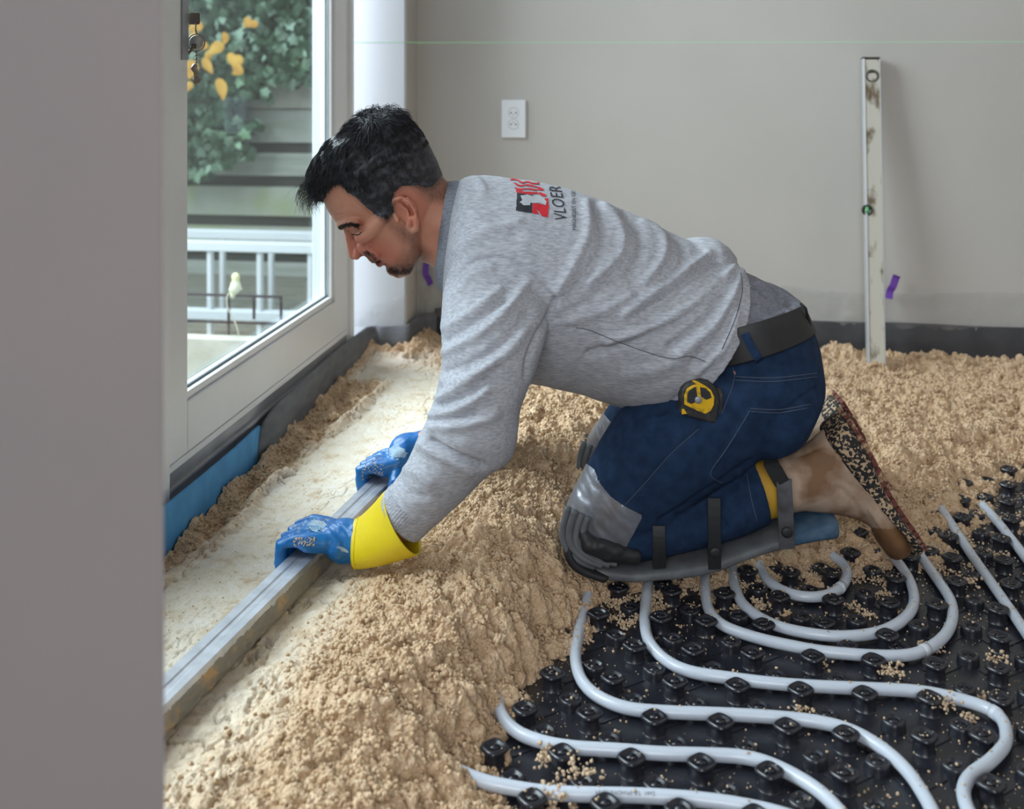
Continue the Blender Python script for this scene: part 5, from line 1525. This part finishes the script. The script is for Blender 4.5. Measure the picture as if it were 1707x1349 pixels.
# ---- knee guards
def remesh_lists(parts):
    me = remesh(parts, 0.003, 3); co = get_co(me); return [Vector(c) for c in co + get_no(me)*(0.002*fbm(co[:,0]*70,co[:,1]*70,co[:,2]*70,2,77))[:,None]], get_faces(me)
def guard(off, dD, name):
    ox, oy, sc_ = off
    T = lambda x, y: (ox+(x-1000)*sc_, oy+(y-930)*sc_)
    def R(rows): return [[*T(r[0],r[1]), *T(r[2],r[3]), r[4]+dD, r[5]] for r in rows]
    g = empty(name, PD(*T(1000,940), 1.79+dD)); g.parent = person; g.location = Vector(PD(*T(1000,940), 1.79+dD)) - Vector(person.location)
    gw = Vector(PD(*T(1000,940), 1.79+dD))
    def put(o): o.parent = g; o.matrix_parent_inverse = Matrix.Translation(-gw); return o
    vs, fs = loft2(R([[978,918,978,946,1.795,0.050],[1040,926,1040,948,1.795,0.058],[1090,922,1090,945,1.795,0.060],[1140,915,1140,941,1.797,0.060],[1183,905,1187,931,1.80,0.060],[1240,887,1245,909,1.80,0.058],[1300,868,1306,893,1.80,0.056],[1345,857,1350,886,1.80,0.052],[1383,850,1384,884,1.80,0.047]]), n=40, sq=0.6)
    put(obj('shin_rail', vs, fs, m_padg, None, recalc=True))
    vs, fs = loft2(R([[962,846,946,846,1.795,0.046],[955,876,937,880,1.795,0.058],[960,902,938,910,1.795,0.062],[982,920,954,931,1.795,0.062],[1015,932,995,948,1.795,0.060]]), n=40, sq=0.7)
    put(obj('knee_cup', vs, fs, m_padk, None, recalc=True))
    for k in range(4):
        q = k*0.15
        pts = [(948+q*70,846+q*34),(939+q*70,878+q*30),(941+q*75,905+q*22),(960+q*95,931+q*4),(992+q*80,945-q*14)]
        P = catmull(np.array([[*T(*p), 1.795+dD-0.056+0.012*k*0] for p in pts]), 5)
        rb = [PD(p[0], p[1], p[2]+(-0.004 if k else 0.002)) for p in P]
        put(MB().tube(rb, 0.0058, 12).build('rubber_rib', m_padg, None, smooth=True))
    put(obj('knee_clasp', *remesh_lists([capsule([PD(*T(968,884),1.738+dD), PD(*T(980,906),1.733+dD), PD(*T(1012,922),1.732+dD), PD(*T(1058,928),1.735+dD)], [0.008,0.014,0.015,0.011]), capsule([PD(*T(1000,912),1.728+dD), PD(*T(1030,918),1.728+dD)], [0.013,0.010])]), m_padk, None))
    vs, fs = loft2(R([[1296,870,1300,888,1.80,0.060],[1330,856,1335,884,1.80,0.060],[1370,847,1374,880,1.80,0.056],[1384,849,1384,878,1.80,0.050]]), n=36, sq=0.55)
    put(obj('blue_padding', vs, fs, m_padblue, None, recalc=True))
    for (x0, y0, x1, y1, wd, mt) in ((1098,876,1099,946,0.020,m_padk),(1190,830,1191,948,0.020,m_padk),(1306,798,1312,914,0.024,m_strap)):
        D0 = 1.80-0.068+dD
        P = [PD(*T(x0+(x1-x0)*t, y0+(y1-y0)*t), D0+0.010*(1-math.sin(math.pi*(0.2+0.8*t)))) for t in np.linspace(0,1,9)]
        s_ = ribbon(P, wd, 0.0035, 'strap', mt, None); put(s_)
        if x0 > 1150:
            cy_ = 0.74 if x0 < 1250 else 0.69
            put(MB().lathe([(0.0085,-0.002),(0.0085,0.003),(0.007,0.005),(0.003,0.0055)], P[6 if x0<1250 else 6]-FWD*0.004, -FWD, 20).build('strap_button', m_padk, None, smooth=True))
    # black elastic over the back of the calf
    D0 = 1.80-0.060+dD
    P = [PD(*T(1283,760), D0+0.03), PD(*T(1286,775), D0+0.006), PD(*T(1296,792), D0-0.004), PD(*T(1304,806), D0-0.006)]
    put(ribbon(P, 0.024, 0.003, 'elastic_strap', m_strapk, None))
    # strap shadows: band around the calf above the first two straps
    for x0, y0 in ((1098,872),(1188,830)):
        pass
    return g
guard((1000,930,1.0), 0.0, 'knee_guard')
guard((1018,808,0.84), 0.335, 'knee_guard')

# ---- boots
def boot(T, dD, name, sc_):
    R = lambda rows: [[*T(r[0],r[1]), *T(r[2],r[3]), r[4]+dD, r[5]] for r in rows]
    root = empty(name, (0,0,0)); root.parent = person
    c0 = Vector(PD(*T(1420,820), 1.80+dD)); root.location = c0-Vector(person.location)
    def put(o): o.parent = root; o.matrix_parent_inverse = Matrix.Translation(-c0); return o
    up = remesh([
      loft2(R([[1284,768,1300,856,1.80,0.048],[1322,756,1332,848,1.80,0.050],[1352,738,1365,852,1.80,0.048],[1376,716,1400,858,1.80,0.044],[1400,712,1432,868,1.80,0.040],[1424,752,1452,880,1.80,0.042],[1450,795,1462,902,1.80,0.046],[1478,838,1476,922,1.80,0.048],[1502,876,1484,928,1.80,0.042],[1516,900,1500,926,1.80,0.026]]), n=44),
    ], 0.003, 6)
    folds(up, [([T(1440,865),T(1425,838),T(1400,815)], 4, -0.003), ([T(1470,880),T(1450,850)], 4, 0.003), ([T(1300,760),T(1330,810),T(1332,845)], 3, 0.0018), ([T(1360,770),T(1400,800),T(1440,820)], 5, -0.002), ([T(1330,760),T(1372,745)], 3, -0.002)], dmax=None)
    co = get_co(up); no = get_no(up); set_co(up, co+no*(0.0015*fbm(co[:,0]*50,co[:,1]*50,co[:,2]*50,3,71))[:,None])
    up.materials.append(m_boot); up.materials.append(m_boot2)
    o = bpy.data.objects.new('boot_upper', up); COL.objects.link(o); put(o)
    px, py, D = proj(get_co(up)); toe = seg_dist(px, py, [T(1478,888), T(1500,925)]) < 40*sc_
    for p in up.polygons:
        p.use_smooth = True
        if all(toe[v] for v in p.vertices) and py[p.vertices[0]] > T(1480,880)[1]: p.material_index = 1
    vs, fs = loft2(R([[1374,718,1398,695,1.80,0.022],[1373,726,1408,698,1.80,0.040],[1382,746,1424,722,1.80,0.046],[1402,776,1444,758,1.80,0.046],[1428,806,1465,804,1.80,0.043],[1456,838,1490,846,1.80,0.048],[1484,868,1514,880,1.80,0.050],[1506,898,1528,904,1.80,0.040],[1512,916,1524,916,1.80,0.024]]), n=44, sq=0.55)
    put(obj('sole', vs, fs, m_sole, None, recalc=True))
    # tread lugs on the outer face of the sole
    line = catmull(np.array([T(1406,692),T(1418,712),T(1443,754),T(1465,804),T(1493,848),T(1518,884),T(1530,904)]), 3)
    tr = MB()
    for i in range(len(line)-1):
        a = line[i]; b_ = line[i+1]; d = (b_-a); d /= np.hypot(*d); nn = np.array([d[1], -d[0]])*5*sc_
        for q in (-1, 0, 1):
            wz = 0.026*q
            A0 = PD(a[0]-nn[0]*0.6, a[1]-nn[1]*0.6, 1.80+dD)-FWD*wz; A1 = PD(*(a+(b_-a)*0.66-nn*0.6), 1.80+dD)-FWD*wz
            B0 = PD(*(a+nn), 1.80+dD)-FWD*wz; B1 = PD(*(a+(b_-a)*0.66+nn), 1.80+dD)-FWD*wz
            tr.prism([A0+FWD*0.010, A1+FWD*0.010, B1+FWD*0.010, B0+FWD*0.010], -FWD*0.020)
    put(tr.build('tread', m_tread, None, bevel=0.001))
    vs, fs = loft2(R([[1256,772,1278,862,1.80,0.046],[1284,768,1304,858,1.80,0.044],[1298,766,1312,850,1.80,0.042]]), n=36)
    put(obj('boot_collar', vs, fs, m_sock, None, recalc=True))
    return root
boot(lambda x, y: (x, y), 0.0, 'boot', 1.0)
boot(lambda x, y: (1393+(x-1404)*0.86, 661+(y-692)*0.86), 0.30, 'boot', 0.86)

# ---- tape measure clipped on the pocket
tc_, tn = cast(bvh_j, 1170, 670, 0.0)
tm = empty('tape_measure', tc_, 'worn black and yellow tape measure clipped on the side pocket of the jeans', 'tape measure')
Dm = proj(np.array(tc_))[2]-0.012
def tp_(zx, zy, d=0.0): return PD(1110+zx/11.24, 610+zy/11.24, Dm-d)
m_tmk = mat('scuffed_black_rubber', lin(40,40,42), 0.55, col2=lin(80,76,66), scale=60, lo=0.55, hi=0.7, bump=0.5, bscale=200, bdist=0.001)
m_tmy = mat('scratched_yellow_shell', lin(226,178,20), 0.45, col2=lin(120,96,40), scale=70, lo=0.52, hi=0.66, bump=0.4, bscale=200, bdist=0.0008)
outl = [(490,300),(640,255),(800,290),(930,400),(1000,560),(1010,760),(980,960),(940,1100),(700,1040),(480,985),(330,930),(240,890),(290,760),(270,600),(300,450),(380,350)]
MB().prism([tp_(*p) for p in outl], FWD*0.036).build('case', m_tmk, tm, bevel=0.004, seg=3)
side_o = [(930,400),(1040,440),(1090,600),(1070,820),(1010,1150),(940,1100),(1010,760),(1000,560)]
MB().prism([tp_(*p,-0.004) for p in side_o], FWD*0.028).build('rubber_edge', m_tmk, tm, bevel=0.002)
disc = [(345,560),(400,430),(500,370),(600,350),(740,375),(850,460),(910,590),(900,740),(840,850),(740,905),(600,850),(450,780),(350,730)]
MB().prism([tp_(*p,0.0025) for p in disc], FWD*0.004).build('yellow_face', m_tmy, tm, bevel=0.001)
MB().prism([tp_(*p,0.0034) for p in [(400,560),(430,470),(520,410),(570,400),(590,560),(560,680),(480,720),(400,680)]], FWD*0.002).build('worn_label', m_tmk, tm, bevel=0.0006)
MB().prism([tp_(*p,0.0034) for p in [(640,400),(740,420),(830,500),(860,600),(760,640),(660,580)]], FWD*0.002).build('worn_label', m_tmk, tm, bevel=0.0006)
MB().lathe([(0.0055,-0.001),(0.0055,0.001),(0.003,0.002)], tp_(610,640,0.004), -FWD, 18).build('centre_screw', m_lock, tm, smooth=True)
MB().prism([tp_(*p,0.002) for p in [(300,820),(340,810),(400,900),(300,915)]], FWD*0.004).build('tape_hook', m_tmy, tm, bevel=0.0006)
MB().prism([tp_(*p,0.003) for p in [(490,290),(560,285),(720,365),(690,385),(560,340)]], FWD*0.005).build('lock_button', m_tmy, tm, bevel=0.0008)
# ================================================================== garden behind the glass
m_deck = mat('weathered_deck', lin(150,148,138), 0.85, col2=lin(124,124,112), scale=10, stretch=(1,8,1))
m_fence = mat('weathered_fence_board', lin(176,180,174), 0.85, col2=lin(150,158,146), scale=5, stretch=(0.5,1,5), bump=0.3, bscale=30, bdist=0.002)
m_beam = mat('pale_fence_beam', lin(196,194,184), 0.85, col2=lin(170,170,158), scale=8)
m_whitep = mat('white_garden_paint', lin(206,212,216), 0.6)
m_back = mat('dark_gap', lin(62,66,62), 0.9)
m_iron = mat('dark_thin_iron', lin(70,62,66), 0.5)
m_moss = mat('moss', lin(130,150,70), 0.95, col2=lin(110,130,64), scale=30, bump=0.5, bscale=100)
ZD = -0.22
YF = 5.2
pf = F/ YF
def fx(px): return (px-1118)/1880*YF
dk = MB()
y = 2.2
while y < YF:
    dk.box((-4.6, y, ZD-0.03), (XW-0.16, y+0.09, ZD)); y += 0.096
dd = empty('floor_2', (-2,3,ZD)); dd.name = 'floor'; struct(dd)
dk.build('deck_boards', m_deck, dd)
MB().box((-9, -4, ZD-0.2), (XW-0.16, 12, ZD-0.035)).build('soil', m_back, dd)
m_fmoss = mat('mossy_fence_board', lin(170,176,164), 0.9, col2=lin(146,164,92), scale=2.2, lo=0.5, hi=0.66, bump=0.3, bscale=30, bdist=0.002)
fen = empty('garden_fence', (-2.4, YF, ZD), 'weathered horizontal board fence seen through the garden door glass', 'fence')
def zf(py): return CH - (py-HY)/F*YF
for (y0, y1) in ((186,244),(262,302),(321,372),(390,436),(452,492),(512,560)):
    MB().box((-4.4, YF, zf(y1)), (-0.9, YF+0.022, zf(y0))).build('board', m_fmoss if y0 in (321,390) else m_fence, fen, bevel=0.004)
MB().box((-4.4, YF+0.028, ZD), (-0.9, YF+0.04, zf(140))).build('gap_backing', m_back, fen)  # dark sheet behind the boards; the gap darkness is put into its colour
MB().box((-4.4, YF-0.03, zf(184)), (-0.9, YF+0.03, zf(138))).build('top_beam', m_beam, fen, bevel=0.006)
# white bench frame
yb0, yb1 = 4.0, 4.42
bz = lambda py, Y: CH-(py-HY)/F*Y
bx = lambda px, Y: (px-1118)/1880*Y
bench = empty('garden_bench', (-2.2, 4.0, ZD), 'white painted garden bench frame standing on the deck behind the glass', 'bench')
MB().box((-3.2, yb0, bz(436,yb0)), (-1.05, yb0+0.05, bz(419,yb0))).build('front_rail', m_whitep, bench, bevel=0.004)
MB().box((-3.2, yb1, bz(414,yb1)), (-1.05, yb1+0.05, bz(399,yb1))).build('back_rail', m_whitep, bench, bevel=0.004)
MB().box((-3.2, yb0, bz(556,yb0)), (-1.05, yb0+0.05, bz(539,yb0))).build('lower_rail', m_whitep, bench, bevel=0.004)
for px in (315, 406, 498): MB().box((bx(px,yb0)-0.009, yb0+0.01, ZD), (bx(px,yb0)+0.009, yb0+0.04, bz(430,yb0))).build('leg', m_whitep, bench, bevel=0.003)
for px in (338, 427, 516): MB().box((bx(px,yb1)-0.009, yb1+0.01, ZD), (bx(px,yb1)+0.009, yb1+0.04, bz(405,yb1))).build('leg', m_whitep, bench, bevel=0.003)
# thin dark rail
yr = 3.55
rail = empty('garden_rail', (bx(400,yr), yr, ZD), 'thin dark iron rail standing in front of the white bench', 'rail')
ri = MB(); ri.box((-3, yr, bz(514,yr)), (bx(450,yr), yr+0.008, bz(510,yr))); ri.build('top_bar', m_iron, rail)
MB().box((-3, yr, bz(561,yr)), (bx(440,yr), yr+0.006, bz(557,yr))).build('lower_bar', m_iron, rail)
for (px, yy) in ((353,590),(399,552),(448,551)): MB().box((bx(px,yr)-0.004, yr, ZD if px==353 else bz(yy,yr)), (bx(px,yr)+0.004, yr+0.006, bz(512,yr))).build('post', m_iron, rail)
MB().box((bx(250,3.3), 3.3, ZD), (bx(395,3.3), 3.36, bz(590,3.3))).build('kerb', m_beam, rail)
# small cream figure on a curved wire
yo = 3.4
m_cream = mat('cream_plastic_ornament', lin(228,232,214), 0.4, col2=lin(232,228,170), scale=14)
on = empty('garden_ornament', (bx(372,yo), yo, ZD), 'small cream figure ornament perched on the dark rail with a thin curved wire below', 'ornament')
c = lambda px, py: Vector((bx(px,yo), yo, bz(py,yo)))
bo = MB()
bo.tube([c(365,472),c(365.5,475),c(366,480),c(366,484),c(366,489),c(366,495),c(365,502),c(362,509)], [0.005,0.011,0.0135,0.011,0.014,0.0175,0.015,0.008], 14)
bo.tube([c(367,494),c(371,497),c(377,501)], [0.009,0.008,0.004], 8); bo.tube([c(364,503),c(361,510),c(359,516)], [0.010,0.009,0.006], 8); bo.tube([c(360,497),c(358,503),c(360,508)], [0.008,0.008,0.004], 8)
bo.build('figure', m_cream, on, smooth=True)
MB().tube([Vector(p) for p in catmull(np.array([c(358,505),c(352,511),c(350,520),c(352,534),c(362,552),c(370,572),c(372,592),c(366,604)]), 6)], 0.0024, 8).build('wire', mat('cream_wire', lin(205,200,180), 0.5), on, smooth=True)
# neighbour's wall and white window frame beyond the fence
nb = empty('neighbour_house', (-3, 8.0, ZD), 'house beyond the fence with a white window frame and grey glass', 'house')
yn = 8.0
nzf = lambda py: CH-(py-HY)/F*yn
nxf = lambda px: (px-1118)/1880*yn
MB().box((-7, yn+0.1, ZD), (0, yn+0.4, 3.0)).build('wall', mat('pale_render', lin(196,200,204), 0.9), nb)
MB().box((-5, yn, nzf(26)), (nxf(545), yn+0.1, nzf(10))).box((-5, yn, nzf(96)), (nxf(545), yn+0.1, nzf(86))).box((nxf(528), yn, nzf(90)), (nxf(540), yn+0.1, nzf(20))).box((-5, yn, nzf(44)), (nxf(530), yn+0.1, nzf(38))).build('window_frame', m_whitep, nb)
MB().box((-5, yn+0.03, nzf(10)), (0, yn+0.09, nzf(-20))).build('dark_fascia', mat('blue_grey_fascia', lin(98,108,122), 0.7), nb)
# ivy
m_ivy = mat('ivy_leaf', lin(74,104,78), 0.45, col2=lin(44,72,50), scale=9)
m_ivy2 = mat('pale_ivy_leaf', lin(150,178,160), 0.45, col2=lin(120,156,120), scale=6)
m_yel = mat('yellow_autumn_leaf', lin(232,186,84), 0.6, col2=lin(206,150,60), scale=20)
ivy = empty('ivy', (fx(400), YF-0.1, zf(200)), 'green climbing ivy with yellow autumn leaves hanging over the garden fence', 'climbing plant')
IVL = [(0,0),(0.28,-0.12),(0.5,0.12),(0.32,0.34),(0.62,0.5),(0.3,0.62),(0.0,1.05),(-0.3,0.62),(-0.62,0.5),(-0.32,0.34),(-0.5,0.12),(-0.28,-0.12)]
OVL = [(0,0),(0.22,0.08),(0.36,0.3),(0.34,0.55),(0.2,0.82),(0,1.1),(-0.2,0.82),(-0.34,0.55),(-0.36,0.3),(-0.22,0.08)]
def leaf(mb, c, s, shape, tilt, yaw, roll):
    M = Matrix.Translation(c) @ Matrix.Rotation(yaw, 4, 'Z') @ Matrix.Rotation(tilt, 4, 'X') @ Matrix.Rotation(roll, 4, 'Y')
    vs = [M @ Vector((x*s, 0.12*s*abs(x), -z*s)) for (x, z) in shape] + [M @ Vector((0, -0.05*s, -0.45*s))]
    n = len(shape)
    mb.add(vs, [(i, (i+1) % n, n) for i in range(n)])
rl = random.Random(5)
def inside_ivy(px, py):
    if py < 135: return px < 560 and (px+py*0.4 < 560 or rl.random() < 0.8)
    lim = 440 - (py-135)*0.1 if py < 160 else (395 if py < 200 else (425 - (py-200)*0.3 if py < 255 else 405-(py-255)*1.4))
    return px < lim + 14*math.sin(py*0.13) and py < 292
LA, LB_, LY = MB(), MB(), MB()
k = 0
while k < 2600:
    px = rl.uniform(280, 575); py = rl.uniform(-30, 292)
    if not inside_ivy(px, py): continue
    Y = YF - rl.uniform(0.06, 0.30)
    cc = PY(px, py, Y)
    (LA if rl.random() < 0.62 else LB_).__class__
    leaf(LA if rl.random() < 0.8 else LB_, cc, rl.uniform(0.028, 0.055), IVL, rl.uniform(-0.5,0.9), rl.uniform(-0.9,0.9), rl.uniform(-0.9,0.9)); k += 1
LA.build('green_leaves', m_ivy, ivy, smooth=True); LB_.build('pale_leaves', m_ivy2, ivy, smooth=True)
for (px, py, s, ro) in ((372,84,0.078,0.9),(382,100,0.072,-0.3),(401,104,0.07,0.5),(404,124,0.07,1.1),(365,142,0.10,0.0),(417,42,0.06,0.8),(338,52,0.07,1.2),(322,112,0.09,0.3),(337,110,0.08,-0.6),(376,66,0.06,0.4),(322,60,0.06,0.2),(318,148,0.05,0.4),(346,84,0.05,1.0),(352,98,0.05,0.7),(430,50,0.05,1.3)):
    leaf(LY, PY(px, py-12, YF-0.36), s, OVL, 0.25, rl.uniform(-0.4,0.4), ro)
LY.build('yellow_leaves', m_yel, ivy, smooth=True)
st = MB()
for q in range(14):
    p = [PY(300+q*17+10*math.sin(i*1.3+q), -30+i*40, YF-0.07) for i in range(4)]
    st.tube(catmull(np.array(p), 4), 0.006, 6)
st.build('stems', mat('brown_stems', lin(88,74,60), 0.9), ivy, smooth=True)
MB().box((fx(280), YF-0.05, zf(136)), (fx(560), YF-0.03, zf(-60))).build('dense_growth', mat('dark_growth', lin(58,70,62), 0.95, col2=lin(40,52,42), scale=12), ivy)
# keys hanging in the door lock
kh = PD(321, 30, 1.955); m_key = mat('worn_key_metal', lin(150,138,126), 0.35, metal=0.8)
ks = empty('key_bunch', kh, 'bunch of keys with a round tag hanging from the key in the door lock', 'keys')
def kp(px, py, D=1.95): return PD(px, py, D)
mb = MB(); s_ = 0.010
pts = [(314,21),(331,21),(333,23),(333,38),(331,41),(316,41),(314,38)]
mb.prism([kp(*p) for p in pts], FWD*0.003); mb.tube([kp(307,30,1.955), kp(315,30,1.952)], 0.0035, 10)
mb.build('lock_key', m_dark, ks, bevel=0.0006)
MB().tube([kp(306,25,1.96), kp(306,33,1.96), kp(306,50,1.96)], [0.004,0.004,0.0025], 12).build('lock_cylinder', m_dark, ks, smooth=True)
MB().tube([kp(326,39,1.949), kp(326,48,1.948), kp(328,58,1.947)], 0.0016, 8).build('link', m_key, ks, smooth=True)
rc = kp(327, 71, 1.946); rng = [rc + RIGHT*math.cos(t)*0.0148 + UP*math.sin(t)*0.0148 for t in np.linspace(0, 2*math.pi, 33)]
MB().tube(rng, 0.0013, 8, cap=False).build('ring', m_key, ks, smooth=True)
MB().lathe([(0.0118,-0.001),(0.0125,0.0),(0.0118,0.001)], rc+FWD*0.001, FWD, 28).build('round_tag', mat('grey_token', lin(180,180,176), 0.35, metal=0.5), ks, smooth=True)
mb = MB(); mb.tube([kp(323,76,1.944), kp(309,97,1.944)], [0.0035,0.0016], 8); mb.box(*(lambda c: ((c.x-0.003,c.y-0.001,c.z-0.004),(c.x+0.005,c.y+0.001,c.z+0.004)))(kp(322,77,1.944)))
mb.build('small_key', m_dark, ks)
mb = MB()
for i, py in enumerate(range(86, 108, 3)): mb.lathe([(0.0018,-0.0006),(0.0024,0.0),(0.0018,0.0006)], kp(327,py,1.946), RIGHT if i % 2 else FWD, 10)
mb.build('chain', m_key, ks, smooth=True)
mb = MB(); mb.tube([kp(326,107,1.946),kp(323,114,1.946),kp(327,121,1.946),kp(326,130,1.946)], [0.004,0.006,0.0045,0.003], 10); mb.build('charm', m_key, ks, smooth=True)
MB().lathe([(0.0065,-0.0012),(0.007,0.0),(0.0065,0.0012)], kp(327.5,134,1.946), FWD, 20).build('small_disc', m_key, ks, smooth=True)
